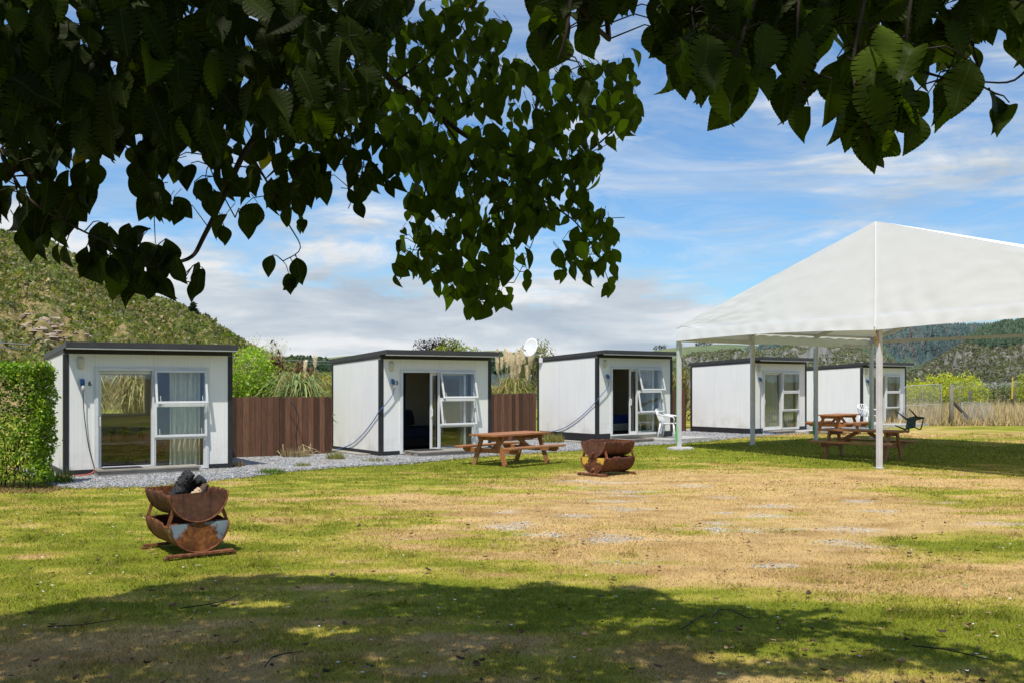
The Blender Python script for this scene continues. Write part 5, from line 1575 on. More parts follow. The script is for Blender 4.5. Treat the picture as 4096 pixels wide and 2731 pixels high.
# left hillside
HM_L = M_hill('scrubby_hillside', [(.30, (.16, .135, .05)), (.45, (.25, .20, .08)), (.55, (.36, .265, .125)), (.66, (.44, .32, .17)), (.72, (.46, .36, .25))], .016, None, 0, .5)
_c = at(190, 1325, 215)
def add_slip(mat, c, r, col):
    nt_ = mat.node_tree; bs = [n for n in nt_.nodes if n.type == 'BSDF_PRINCIPLED'][0]
    old = bs.inputs['Base Color'].links[0].from_socket
    ge = nt_.nodes.new('ShaderNodeNewGeometry'); ds = nt_.nodes.new('ShaderNodeVectorMath'); ds.operation = 'DISTANCE'
    nt_.links.new(ge.outputs['Position'], ds.inputs[0]); ds.inputs[1].default_value = c
    no = nt_.nodes.new('ShaderNodeTexNoise'); no.inputs['Scale'].default_value = .15; no.inputs['Detail'].default_value = 5; nt_.links.new(ge.outputs['Position'], no.inputs['Vector'])
    ma = nt_.nodes.new('ShaderNodeMath'); ma.operation = 'MULTIPLY_ADD'; nt_.links.new(no.outputs['Fac'], ma.inputs[0]); ma.inputs[1].default_value = r * 1.4; nt_.links.new(ds.outputs['Value'], ma.inputs[2])
    rp = nt_.nodes.new('ShaderNodeMapRange'); nt_.links.new(ma.outputs[0], rp.inputs['Value']); rp.inputs['From Min'].default_value = r * 1.3; rp.inputs['From Max'].default_value = r * 1.9; rp.inputs['To Min'].default_value = 1; rp.inputs['To Max'].default_value = 0
    mx = nt_.nodes.new('ShaderNodeMix'); mx.data_type = 'RGBA'; nt_.links.new(rp.outputs[0], mx.inputs[0]); nt_.links.new(old, mx.inputs[6]); mx.inputs[7].default_value = (*col, 1)
    nt_.links.new(mx.outputs[2], bs.inputs['Base Color'])
add_slip(HM_L, _c, 9.0, (.50, .36, .22))
HL = hill('hillside', [(-900, 700), (-300, 860), (0, 925), (55, 938), (183, 958), (234, 992), (382, 1090), (574, 1184), (723, 1226), (795, 1264), (872, 1311), (935, 1349), (978, 1373), (1060, 1420), (1130, 1452), (1260, 1500), (1400, 1530)], 300, 70, HM_L, 5, .95, 190, 50, 2.0)
P, ppx, tt = on_hill(HL, 22000, .05, 1.0)
pat = fbm(P[:, 0] * .035, P[:, 1] * .035 + P[:, 2] * .05, 4); pat2 = fbm(P[:, 0] * .12 + 30, P[:, 1] * .12, 3)
scr_px = CX + F * P[:, 0] / P[:, 1]; scr_py = HOR - F * (P[:, 2] - HC) / P[:, 1]
slip = np.exp(-((P[:, 0] + 62.5 + (P[:, 1] - 150) * .2) / 9) ** 2) * 0
rock = np.exp(-((scr_px - 190 - (scr_py - 1320) * .9) / 75) ** 2) * np.exp(-((scr_py - 1325) / 55) ** 2)
kp = (rng.random(len(P)) < .35 + .95 * sstep(.32, .52, pat)) & (rng.random(len(P)) > rock * 1.2)
P, pat, pat2 = P[kp], pat[kp], pat2[kp]
n = len(P)
cA, cB, cC, cD = np.array([.16, .155, .055]), np.array([.30, .24, .115]), np.array([.19, .23, .05]), np.array([.095, .105, .045])
w = rng.random((n, 1))
colr = np.where(w < .38, cA, np.where(w < .80, cB, np.where(w < .88, cC, cD)))
g = (sstep(.5, .62, pat2))[:, None]; colr = colr * (1 - g * .35) + cC * g * .35
dist = P[:, 1]
size = (.55 + 1.15 * rng.random(n) ** 2) * np.clip(dist / 190, .6, 1.15)
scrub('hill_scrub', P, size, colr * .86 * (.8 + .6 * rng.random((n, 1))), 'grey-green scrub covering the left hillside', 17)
# bare rock slip on that hillside
mb = MB()
for k in range(120):
    cpx, cpy = random.gauss(0, 1), random.gauss(0, 1)
    sx, sy = 190 + cpx * 55 + cpy * 22, 1322 + cpy * 26
    # nearest hill point under that direction
    V_, pxs, pys, ts = HL
    col_i = int(np.clip((sx - pxs[0]) / (pxs[-1] - pxs[0]) * (len(pxs) - 1), 0, len(pxs) - 1))
    sc = HOR - F * (V_[col_i, :, 2] - HC) / V_[col_i, :, 1]
    j = int(np.argmin(np.abs(sc[:34] - sy)))
    c_ = Vector(V_[col_i, j]); r = random.uniform(.25, .95)
    vs = []
    for a in range(4):
        for b in range(7):
            q = a / 3 * PI * .5; ph_ = 2 * PI * b / 7; rr = r * random.uniform(.45, 1.4)
            vs.append(c_ + Vector((rr * math.cos(ph_) * math.cos(q), rr * math.sin(ph_) * math.cos(q), rr * .5 * math.sin(q) - .25)))
    mb.add(vs, [(a * 7 + b, a * 7 + (b + 1) % 7, (a + 1) * 7 + (b + 1) % 7, (a + 1) * 7 + b) for a in range(3) for b in range(7)])
tag(mb.build('rock_outcrop', M_hill('pale_rock', [(.3, (.24, .17, .12)), (.5, (.42, .33, .26)), (.75, (.52, .38, .25))], .6, fine=2.5)), 'pale bare rock slip on the left hillside', 'rocks', kind='stuff')
# lone pine on the skyline of the left hill
p = at(772, 1292, 285)
lp = empty('pine_tree', p - Vector((0, 0, 1.5)), 0, 'lone dark pine on the skyline of the left hill', 'tree')
Vs, Fs, Cs, off = [], [], [], 0
for k in range(6):
    zz = 1.2 + k * 1.05; rr = (2.6, 2.7, 2.3, 1.8, 1.2, .6)[k]
    Pq, rad, u = shell(420, (random.uniform(-.5, .5), 0, zz), (rr, rr, .75), .7, .4)
    V, q, cc = leaf_quads(Pq, np.full(420, .8), np.full(420, .35), tone(420, (.022, .035, .018), .4), -.2)
    Vs.append(V); Fs.append(q + off); Cs.append(cc); off += len(V)
np_mesh('crown', np.concatenate(Vs), np.concatenate(Fs), 4, MAT['leaf'], lp, np.concatenate(Cs))
m = MB(); m.tube([(0, 0, -1), (0, 0, 3), (.2, 0, 7.4)], [.3, .22, .05], 8); m.build('trunk', MAT['bark'], lp)
# distant pasture and bush
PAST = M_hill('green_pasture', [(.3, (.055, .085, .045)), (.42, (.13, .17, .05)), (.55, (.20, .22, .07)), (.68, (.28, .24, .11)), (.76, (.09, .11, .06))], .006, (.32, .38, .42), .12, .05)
hill('pasture_hill', [(700, 1475), (1000, 1440), (1162, 1428), (1240, 1424), (1300, 1434), (1405, 1417), (1500, 1425), (1700, 1425), (1900, 1406), (1990, 1398), (2100, 1415), (2300, 1437), (2480, 1441), (2615, 1399), (2742, 1387), (2882, 1374), (2994, 1380), (3150, 1390), (3400, 1420), (3700, 1470)], 1100, 520, PAST, 6, 1.0, 220, 40, 1.2)
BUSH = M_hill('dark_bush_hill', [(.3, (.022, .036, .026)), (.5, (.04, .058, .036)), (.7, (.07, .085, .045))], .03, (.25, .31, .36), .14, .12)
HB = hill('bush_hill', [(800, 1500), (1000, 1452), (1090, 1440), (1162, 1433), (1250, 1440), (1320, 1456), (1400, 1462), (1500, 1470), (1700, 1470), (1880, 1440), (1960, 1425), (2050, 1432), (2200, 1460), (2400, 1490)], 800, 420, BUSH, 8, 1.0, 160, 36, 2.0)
P, a_, b_ = on_hill(HB, 2600, .3, 1.0)
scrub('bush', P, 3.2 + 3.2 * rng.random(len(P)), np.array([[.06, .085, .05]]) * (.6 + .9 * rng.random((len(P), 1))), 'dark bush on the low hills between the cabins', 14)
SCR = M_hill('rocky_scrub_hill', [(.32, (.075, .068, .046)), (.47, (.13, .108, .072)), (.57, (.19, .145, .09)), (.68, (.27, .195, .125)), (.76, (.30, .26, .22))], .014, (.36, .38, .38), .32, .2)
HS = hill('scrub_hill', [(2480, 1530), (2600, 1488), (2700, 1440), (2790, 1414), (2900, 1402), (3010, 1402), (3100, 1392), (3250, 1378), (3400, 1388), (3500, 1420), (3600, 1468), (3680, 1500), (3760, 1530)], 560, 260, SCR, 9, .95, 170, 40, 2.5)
P, a_, b_ = on_hill(HS, 5200, .1, 1.0)
pat = fbm(P[:, 0] * .03, P[:, 1] * .03, 4); P = P[pat > .36]; n = len(P)
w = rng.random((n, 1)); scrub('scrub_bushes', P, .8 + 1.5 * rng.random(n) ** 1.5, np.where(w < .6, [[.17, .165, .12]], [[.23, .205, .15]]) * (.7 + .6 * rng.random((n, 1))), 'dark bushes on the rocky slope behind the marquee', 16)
FOR = M_hill('forest_floor', [(.3, (.016, .03, .024)), (.7, (.04, .055, .035))], .03, (.2, .27, .33), .15, .2)
HP = hill('pine_hill', [(2900, 1440), (3100, 1390), (3300, 1362), (3480, 1346), (3605, 1326), (3693, 1321), (3800, 1321), (3938, 1319), (4096, 1312), (4400, 1290), (4900, 1320), (5600, 1400)], 1250, 640, FOR, 26, .9, 230, 44, 1.5)
P, ppx, tt = on_hill(HP, 42000, .05, 1.01)
ph_ = fbm(P[:, 0] * .006, P[:, 1] * .006 + P[:, 2] * .02, 3); n = len(P)
brown = (rng.random((n, 1)) < .10 + .55 * (np.exp(-((CX + F * P[:, 0] / P[:, 1] - 3640) / 60) ** 2 - ((HOR - F * (P[:, 2] - HC) / P[:, 1] - 1400) / 40) ** 2))[:, None])
cl = np.array([[.040, .062, .052]]) * (.6 + 1.0 * ph_[:, None]) * (.8 + .5 * rng.random((n, 1))); cl = np.where(brown, [[.10, .085, .065]], cl)
pines('pine_forest', P, 6 + 4.5 * rng.random(n), cl + np.array([[.008, .014, .022]]), 'dark pine plantation on the far right hills')
HQ = hill('plantation_hill', [(3200, 1400), (3350, 1362), (3440, 1372), (3500, 1388), (3590, 1428), (3660, 1466), (3720, 1496), (3800, 1530)], 900, 480, FOR, 8, 1.0, 90, 30, 1.5)
P, a_, b_ = on_hill(HQ, 11000, .05, 1.0); n = len(P)
pines('young_pines', P, 3.6 + 2.2 * rng.random(n), np.array([[.075, .105, .062]]) * (.7 + .6 * rng.random((n, 1))), 'lighter green young pines on the spur left of the scrub hill')
HR = hill('right_hill', [(3520, 1530), (3600, 1505), (3668, 1489), (3745, 1433), (3816, 1398), (3858, 1374), (3903, 1343), (3956, 1320), (4037, 1301), (4150, 1288), (4400, 1265), (4800, 1240), (5600, 1300)], 640, 250, SCR, 10, .95, 190, 44, 1.5)
P, a_, b_ = on_hill(HR, 26000, .05, 1.01)
spx = CX + F * P[:, 0] / P[:, 1]; spy = HOR - F * (P[:, 2] - HC) / P[:, 1]
lim = np.interp(spx, [3800, 3868, 3956, 4000, 4096, 4400, 5600], [1300, 1376, 1392, 1396, 1376, 1380, 1400]) + 14 * (fbm(spx * .03, spx * 0, 3) - .5)
fo = spy < lim
Pf = P[fo]; n = len(Pf)
pines('hilltop_pines', Pf, 3.0 + 2.4 * rng.random(n), np.array([[.048, .074, .045]]) * (.65 + .8 * rng.random((n, 1))), 'pine trees crowning the right-hand scrub hill')
Ps = P[~fo]; pat = fbm(Ps[:, 0] * .025, Ps[:, 1] * .025, 4); Ps = Ps[(pat > .30) & (rng.random(len(Ps)) < .7)]; n = len(Ps); w = rng.random((n, 1))
scrub('slope_scrub', Ps, .8 + 1.4 * rng.random(n) ** 1.5, np.where(w < .6, [[.165, .15, .115]], [[.21, .185, .14]]) * (.7 + .6 * rng.random((n, 1))), 'brown-green scrub on the right-hand hillside', 16)
# tiny trees on the far pasture skyline
for k, (a, b) in enumerate(((2622, 1397), (2640, 1394), (2655, 1392), (2790, 1381), (2806, 1380), (2822, 1378), (2838, 1377), (2720, 1386))):
    p = at(a, b, 1085)
    Pq, rad, u = shell(60, (0, 0, 2.2), (2.6, 2.2, 2.2), .8, .3)
    V, q, cc = leaf_quads(Pq, np.full(60, 1.6), np.full(60, 1.0), tone(60, (.03, .045, .03), .3))
    o = np_mesh('skyline_tree', V, q, 4, MAT['leaf'], None, cc); o.location = (p.x, p.y, p.z - 1)
    tag(o, 'tiny dark tree on the far pasture skyline', 'tree', 'trees on the far skyline')
# ================================================================ THE OVERHANGING TREE
def serrated_leaf(n=9, fold=.25, curl=.5, wav=.0):
    """ovate leaf, tip at +y, base at 0; returns verts, tris and (lateral, along)"""
    vs, uv, fs = [], [], []
    def w(t): return .345 * (math.sin(PI * t ** .86) ** .98) * (1 - .18 * t ** 2) if 0 < t < 1 else 0
    def add(x, t):
        vs.append((x, t, fold * abs(x) - curl * (t - .35) ** 2 * .5 + wav * math.sin(t * 9 + x * 4) * .05)); uv.append((x, t, 0)); return len(vs) - 1
    mid = [add(0, i / n) for i in range(n + 1)]
    for s in (-1, 1):
        E_ = [add(s * max(w(i / n), .004), i / n) for i in range(n)] + [mid[n]]
        T_ = []
        for i in range(n):
            t1 = (i + .5) / n
            T_.append((add(s * (w((i + .45) / n) + .007), (i + .52) / n), add(s * w((i + .52) / n) * .985, (i + .54) / n), add(s * (w((i + .95) / n) + .007), min(1, (i + 1.02) / n))))
        for i in range(n):
            a, b, c_ = T_[i]
            loop = [(mid[i], E_[i], a), (mid[i], a, b), (mid[i], b, mid[i + 1]), (mid[i + 1], b, c_), (mid[i + 1], c_, E_[i + 1])]
            for tri in loop:
                if len(set(tri)) == 3: fs.append(tri if s > 0 else tri[::-1])
    return np.array(vs), np.array(fs), np.array(uv)
TPL = [serrated_leaf(10, .25, .55), serrated_leaf(10, .45, .9, .6), serrated_leaf(10, .10, .3, 1.0), serrated_leaf(10, .7, .4, .3), serrated_leaf(10, 1.0, 1.4, 1.2)]
def inside(poly, x, y):
    c = np.zeros(len(x), bool); j = len(poly) - 1
    for i in range(len(poly)):
        xi, yi = poly[i]; xj, yj = poly[j]
        c ^= ((yi > y) != (yj > y)) & (x < (xj - xi) * (y - yi) / (yj - yi + 1e-9) + xi)
        j = i
    return c
def place_leaves(P, L, d, nn, colr):
    Vs, Fs, Cs, Us, off = [], [], [], [], 0
    kind = rng.integers(0, len(TPL), len(P))
    for k, (tv, tf, tu) in enumerate(TPL):
        m = kind == k
        if not m.any(): continue
        p, l, dd, nv = P[m], L[m], d[m], nn[m]
        s = np.cross(dd, nv); s /= np.linalg.norm(s, axis=1, keepdims=True); nv = np.cross(s, dd)
        aw = (.78 + .30 * rng.random(len(p)))
        V = p[:, None] + l[:, None, None] * (tv[None, :, 0:1] * aw[:, None, None] * s[:, None] + tv[None, :, 1:2] * dd[:, None] + tv[None, :, 2:3] * nv[:, None])
        Vs.append(V.reshape(-1, 3)); Fs.append((tf[None] + (np.arange(len(p)) * len(tv))[:, None, None]).reshape(-1, 3) + off)
        Cs.append(np.repeat(colr[m], len(tv), 0)); Us.append(np.tile(tu, (len(p), 1))); off += len(p) * len(tv)
    return np.concatenate(Vs), np.concatenate(Fs), np.concatenate(Cs), np.concatenate(Us)
def atd_np(x, y, Y):
    return np.stack([(x * 1.7415 - CX) / F * Y, Y, HC - (y * 1.7415 - HOR) / F * Y], -1)
TREE0 = Vector((-1.7, -1.6, 0))
tree = empty('overhanging_tree', TREE0, 0, 'broad-leaved tree overhanging the lawn, serrated dark leaves filling the top', 'tree')
m = MB()
m.tube([(0, 0, -.2), (.02, 0, .5), (.0, .05, 1.4), (.1, .2, 2.6), (.25, .6, 4.2), (.4, 1.2, 6.2), (.3, 1.6, 8.2)], [.30, .24, .21, .19, .15, .10, .04], 14)
m.build('trunk', MAT['bark'], tree, smooth=True)
def bough(name_depth, spines, polys, label=None, bright=1.0, dens=1.0):
    """spines: list of (radius, [(x, y, depth)...]); polys: (poly, coverage, leaf_m, d0, d1, holes)"""
    segs = []
    first = spines[0]
    m = MB()
    for si, (r, pts, fromtree) in enumerate(spines):
        W_ = [atd(*p) - TREE0 for p in pts]
        if fromtree: W_ = [Vector(fromtree) - TREE0] + W_
        # smooth
        out = []
        for i in range(len(W_) - 1):
            p0, p1, p2, p3 = W_[max(i - 1, 0)], W_[i], W_[i + 1], W_[min(i + 2, len(W_) - 1)]
            for k in range(5):
                t = k / 5
                out.append(.5 * ((2 * p1) + (p2 - p0) * t + (2 * p0 - 5 * p1 + 4 * p2 - p3) * t * t + (3 * p1 - p0 - 3 * p2 + p3) * t ** 3))
        out.append(W_[-1])
        n = len(out)
        m.tube(out, [max(.0016, .55 * r * (1 - .88 * i / n)) for i in range(n)], 7)
        segs += [np.array(o) for o in out]
    wood = m.build('bough', MAT['bark'] if first[0] > .012 else MAT['twig'], tree, smooth=True)
    if label: wood['label'] = label
    S = np.array(segs)
    PP, LL, DD, NN, CC = [], [], [], [], []
    tw = MB()
    for poly, cov, lm, d0, d1, holes in polys:
        if name_depth: lm *= .90; cov *= 1.0
        xs_ = [p[0] for p in poly]; ys_ = [p[1] for p in poly]
        A = 0
        for (x1, y1), (x2, y2) in zip(poly, poly[1:] + poly[:1]): A += x1 * y2 - x2 * y1
        A = abs(A) / 2
        dm = (d0 + d1) / 2
        lpx = lm / dm * F / 1.7415
        n = int(2.9 * dens * cov * A / (.42 * lpx * lpx))
        got = 0
        x = rng.uniform(min(xs_), max(xs_), n * 6); y = rng.uniform(min(ys_), max(ys_), n * 6)
        k = inside(poly, x, y)
        for h in holes: k &= ~inside(h, x, y)
        x, y = x[k][:n], y[k][:n]; n = len(x)
        Y = d0 + (d1 - d0) * rng.random(n)
        L = lm * (.62 + .55 * rng.random(n))
        C_ = atd_np(x, y, Y)
        d = np.stack([rng.normal(0, .42, n), rng.normal(0, .38, n), -np.ones(n) + rng.normal(0, .28, n)], -1); d /= np.linalg.norm(d, axis=1, keepdims=True)
        a = rng.normal(0, .65, n); nn = np.stack([np.sin(a), -np.cos(a), .25 + .35 * rng.random(n)], -1)
        P = C_ - d * (L * .5)[:, None] - np.array(TREE0)
        cl = tone(n, (.030 * bright, .044 * bright, .004 * bright), .35) 
        cl = cl * np.where(rng.random((n, 1)) < (.12 if bright > 1 else .04), 2.4, 1.0)  # lighter colour on a few leaves stands in for light shining through
        cl = np.where(rng.random((n, 1)) < .006, [[.28, .22, .02]], cl)
        PP.append(P); LL.append(L); DD.append(d); NN.append(nn); CC.append(cl)
        for p in P[:: 1]:
            dist = np.linalg.norm(S - p, axis=1); j = int(np.argmin(dist)); q = S[j]
            if dist[j] < .02: continue
            v = Vector(q) - Vector(p)
            if dist[j] < .13:
                pv = Vector(p); e = pv + v
                tw.tube([pv, pv.lerp(e, .4) + Vector((0, 0, .15 * dist[j])), e], [.0010, .0013, .0018], 4, False)
            else:
                tw.tube([Vector(p), Vector(p) + v.normalized() * .03 + Vector((0, 0, .02))], [.0010, .0012], 4, False)
    V, Fc, cc, uu = place_leaves(np.concatenate(PP), np.concatenate(LL), np.concatenate(DD), np.concatenate(NN), np.concatenate(CC))
    fo = np_mesh('leaves', V, Fc, 3, MAT['bigleaf'], wood, cc, True, uu)
    t_ = tw.build('twigs', MAT['twig'], wood); t_['kind'] = 'stuff'
    return len(np.concatenate(PP))
HUB = (-1.45, -.9, 3.6)
nl = bough(0, [
    (.016, [(297, -60, 2.5), (205, 143, 2.4), (120, 219, 2.35), (0, 345, 2.3), (-80, 420, 2.3)], HUB),
    (.006, [(205, 143, 2.4), (222, 222, 2.35), (229, 270, 2.3), (284, 331, 2.3), (330, 400, 2.3), (350, 450, 2.3)], None),
    (.024, [(775, -70, 2.9), (711, 137, 2.8), (640, 250, 2.75), (567, 341, 2.7), (520, 440, 2.65), (470, 540, 2.6), (440, 590, 2.55), (385, 605, 2.5), (300, 610, 2.45), (220, 570, 2.4)], HUB),
    (.007, [(0, 345, 2.3), (60, 450, 2.2), (150, 510, 2.2), (260, 565, 2.2), (340, 610, 2.2), (430, 640, 2.2)], None),
    (.007, [(567, 341, 2.7), (620, 430, 2.8), (660, 510, 2.8), (690, 570, 2.8), (650, 600, 2.8)], None),
    (.007, [(711, 137, 2.8), (760, 260, 2.9), (790, 360, 3.0), (800, 440, 3.0)], None),
    (.006, [(385, 605, 2.5), (400, 640, 2.45), (450, 650, 2.4)], None),
    (.006, [(500, -40, 2.4), (420, 120, 2.4), (450, 260, 2.4), (480, 380, 2.4), (540, 500, 2.4)], None),
  ], [
    ([(-160, -80), (940, -80), (930, 10), (880, 70), (860, 130), (845, 200), (860, 250), (780, 310), (700, 300), (600, 280), (540, 310), (470, 340), (300, 300), (250, 360), (150, 310), (100, 320), (-160, 330)], 3.7, .086, 1.7, 3.0, [[(700, 95), (740, 95), (740, 130), (700, 130)], [(410, 20), (440, 20), (450, 60), (420, 70)], [(860, 20), (890, 20), (890, 60), (860, 60)]]),
    ([(-160, 280), (150, 300), (235, 380), (235, 440), (190, 460), (130, 520), (110, 560), (60, 560), (30, 520), (-160, 450)], 1.9, .086, 2.1, 2.6, [[(130, 360), (170, 360), (160, 420), (135, 430)]]),
    ([(40, 510), (110, 520), (180, 520), (270, 530), (350, 555), (430, 600), (465, 640), (455, 672), (400, 680), (330, 670), (240, 690), (205, 640), (150, 600), (100, 570), (60, 570)], 1.7, .086, 2.15, 2.5, []),
    ([(300, 320), (470, 340), (560, 340), (590, 420), (590, 520), (530, 560), (480, 555), (480, 500), (420, 480), (395, 510), (340, 500), (310, 430)], 1.35, .08, 2.3, 2.9, [[(440, 360), (480, 360), (480, 420), (440, 420)]]),
    ([(560, 300), (700, 300), (790, 320), (880, 270), (940, 330), (940, 420), (880, 455), (830, 490), (740, 445), (700, 465), (715, 540), (685, 560), (655, 500), (600, 440)], 1.35, .080, 2.6, 3.3, []),
    ([(600, 590), (660, 600), (710, 600), (690, 655), (640, 650)], .9, .07, 2.75, 2.85, []),
  ], None, .72, .66)
nc = bough(0, [
    (.034, [(640, -120, 2.9), (800, 80, 3.3), (905, 190, 3.5), (1010, 268, 3.75), (1100, 330, 3.95), (1220, 368, 4.15), (1330, 362, 4.25), (1450, 262, 4.3)], HUB),
    (.011, [(1010, 268, 3.75), (1060, 340, 3.8), (1120, 430, 3.8), (1150, 520, 3.8), (1140, 620, 3.8), (1110, 710, 3.8)], None),
    (.008, [(1010, 268, 3.75), (990, 380, 3.7), (970, 470, 3.7), (955, 560, 3.7), (925, 620, 3.7)], None),
    (.011, [(1100, 330, 3.95), (1200, 430, 4.0), (1280, 480, 4.0), (1330, 520, 4.0), (1380, 600, 4.0), (1405, 670, 4.0)], None),
    (.009, [(905, 190, 3.5), (1000, 120, 3.6), (1060, 60, 3.6), (1095, -40, 3.6)], None),
    (.009, [(1010, 268, 3.75), (1150, 200, 3.9), (1250, 190, 4.0), (1350, 150, 4.0), (1440, 200, 4.0)], None),
    (.007, [(1060, 340, 3.8), (1030, 450, 3.8), (1040, 560, 3.8), (1020, 670, 3.8)], None),
    (.006, [(1200, 430, 4.0), (1230, 520, 4.0), (1205, 600, 4.0), (1180, 650, 4.0)], None),
    (.007, [(905, 190, 3.5), (850, 300, 3.4), (830, 400, 3.4), (800, 480, 3.4)], None),
    (.005, [(1060, 60, 3.6), (1120, 140, 3.7), (1165, 70, 3.7)], None),
    (.005, [(1280, 480, 4.0), (1360, 500, 4.0), (1435, 500, 4.0)], None),
    (.005, [(1330, 362, 4.25), (1400, 330, 4.25), (1430, 310, 4.25)], None),
  ], [
    ([(850, 60), (930, 20), (1000, 30), (1020, 0), (1100, -20), (1120, 60), (1170, 70), (1150, 130), (1200, 160), (1270, 170), (1400, 150), (1460, 130), (1465, 250), (1480, 280), (1440, 300), (1410, 330), (1360, 350), (1280, 360), (1200, 380), (1100, 400), (1000, 400), (920, 380), (870, 280)], 1.75, .080, 3.3, 4.4, [[(930, 90), (965, 90), (965, 130), (930, 130)], [(1180, 60), (1240, 60), (1240, 130), (1180, 130)], [(1090, 280), (1120, 280), (1120, 310), (1090, 310)]]),
    ([(930, 360), (1100, 380), (1300, 360), (1390, 360), (1370, 440), (1330, 500), (1240, 520), (1180, 560), (1160, 640), (1180, 690), (1130, 720), (1080, 690), (1010, 690), (980, 640), (920, 630), (915, 560), (930, 470)], 1.95, .080, 3.5, 4.2, [[(930, 400), (945, 400), (945, 450), (930, 450)]]),
    ([(1330, 480), (1430, 490), (1420, 530), (1400, 570), (1430, 580), (1420, 640), (1400, 690), (1370, 650), (1330, 620), (1290, 650), (1240, 640), (1260, 590), (1300, 560), (1320, 520)], 1.2, .078, 3.8, 4.2, []),
    ([(1190, 600), (1230, 590), (1220, 650), (1190, 670)], 1.0, .085, 3.9, 4.1, []),
    ([(1070, 700), (1150, 690), (1140, 735), (1080, 730)], 1.1, .085, 3.7, 3.9, []),
    ([(890, 600), (950, 590), (960, 640), (900, 655)], .8, .085, 3.6, 3.8, []),
    ([(1390, 230), (1470, 240), (1470, 300), (1420, 320)], .7, .075, 4.1, 4.3, []),
  ], None, 1.9, .70)
HUB2 = (-.9, -.4, 3.9)
nr = bough(1, [
    (.014, [(1330, -160, 1.75), (1310, 0, 1.72), (1300, 80, 1.7), (1280, 140, 1.7)], HUB2),
    (.016, [(1900, -260, 1.6), (1760, -60, 1.55), (1700, 100, 1.5), (1675, 190, 1.5)], HUB2),
    (.005, [(1580, -60, 1.6), (1598, 100, 1.6), (1612, 225, 1.6)], None),
    (.006, [(1840, -60, 1.55), (1830, 110, 1.5), (1842, 200, 1.5)], None),
    (.007, [(2000, -60, 1.55), (1960, 140, 1.5), (1980, 260, 1.48), (2000, 330, 1.48)], None),
    (.006, [(2100, -60, 1.5), (2080, 120, 1.5), (2090, 250, 1.48)], None),
    (.006, [(2250, -60, 1.6), (2200, 110, 1.6), (2170, 180, 1.6)], None),
    (.005, [(2400, 110, 1.7), (2330, 185, 1.7), (2250, 190, 1.7), (2285, 215, 1.7)], None),
    (.005, [(1760, -60, 1.55), (1900, -40, 1.55), (2000, -60, 1.55), (2100, -70, 1.5), (2250, -60, 1.6)], None),
  ], [
    ([(1235, -60), (1500, -60), (1490, 10), (1400, 20), (1360, 60), (1370, 100), (1290, 130), (1245, 120), (1240, 50)], 1.3, .095, 1.65, 1.95, []),
    ([(1240, 110), (1290, 120), (1280, 180), (1250, 160)], 1.1, .09, 1.7, 1.8, []),
    ([(1330, 150), (1370, 150), (1370, 230), (1330, 230)], 1.1, .10, 1.7, 1.8, []),
    ([(1490, -60), (2420, -60), (2420, 80), (2330, 90), (2250, 110), (2120, 130), (1900, 100), (1800, 120), (1600, 140), (1500, 110)], 2.3, .10, 1.5, 1.95, []),
    ([(1500, 80), (1600, 120), (1800, 110), (1860, 150), (1850, 240), (1830, 270), (1740, 250), (1660, 230), (1570, 190), (1510, 140)], 1.35, .10, 1.35, 1.8, []),
    ([(1890, 170), (1930, 110), (2110, 110), (2110, 220), (2090, 330), (2050, 320), (2000, 350), (1920, 290), (1895, 240)], 1.5, .10, 1.4, 1.65, []),
    ([(2110, 110), (2260, 100), (2250, 170), (2190, 220), (2130, 200)], 1.1, .10, 1.5, 1.8, []),
    ([(2240, 210), (2310, 210), (2320, 290), (2270, 280)], .8, .10, 1.65, 1.75, []),
    ([(2290, -60), (2420, -60), (2420, 130), (2330, 150)], 1.6, .10, 1.5, 1.9, []),
    ([(1965, 330), (2015, 330), (2015, 395), (1975, 390)], 2.2, .10, 1.47, 1.5, []),
    ([(2120, 180), (2200, 180), (2200, 255), (2145, 250)], 1.6, .10, 1.55, 1.7, []),
    ([(1660, 200), (1720, 200), (1720, 270), (1670, 260)], 1.4, .10, 1.5, 1.7, []),
    ([(1800, 220), (1860, 220), (1860, 290), (1810, 280)], 1.4, .10, 1.5, 1.6, []),
    ([(2060, 300), (2100, 300), (2100, 350), (2065, 350)], 1.6, .10, 1.47, 1.5, []),
  ], None, 1.2, 1.2)
# the crown above the picture: this is what shades the foreground lawn
bnd = [(-400, 1475), (0, 1440), (100, 1405), (250, 1372), (330, 1350), (500, 1336), (700, 1322), (820, 1328), (1000, 1352), (1150, 1347), (1230, 1338), (1300, 1345), (1450, 1340), (1600, 1385), (1750, 1392), (1900, 1392), (2050, 1425), (2150, 1455), (2352, 1490), (2700, 1520)]
N = 140000
gx_ = rng.uniform(-7.5, 7.0, N); gy_ = np.where(rng.random(N) < .25, rng.uniform(-5.0, 4.0, N), rng.uniform(3.6, 9.2, N))
spx = (CX + F * gx_ / np.maximum(gy_, .5)) / 1.7415; lim = np.interp(spx, [b[0] for b in bnd], [b[1] for b in bnd])
limY = F * HC / (lim * 1.7415 - HOR)
cl_ = fbm(gx_ * 1.1 + 4, gy_ * 1.1, 3)
ok = (gy_ < limY + .9 * (cl_ - .5))
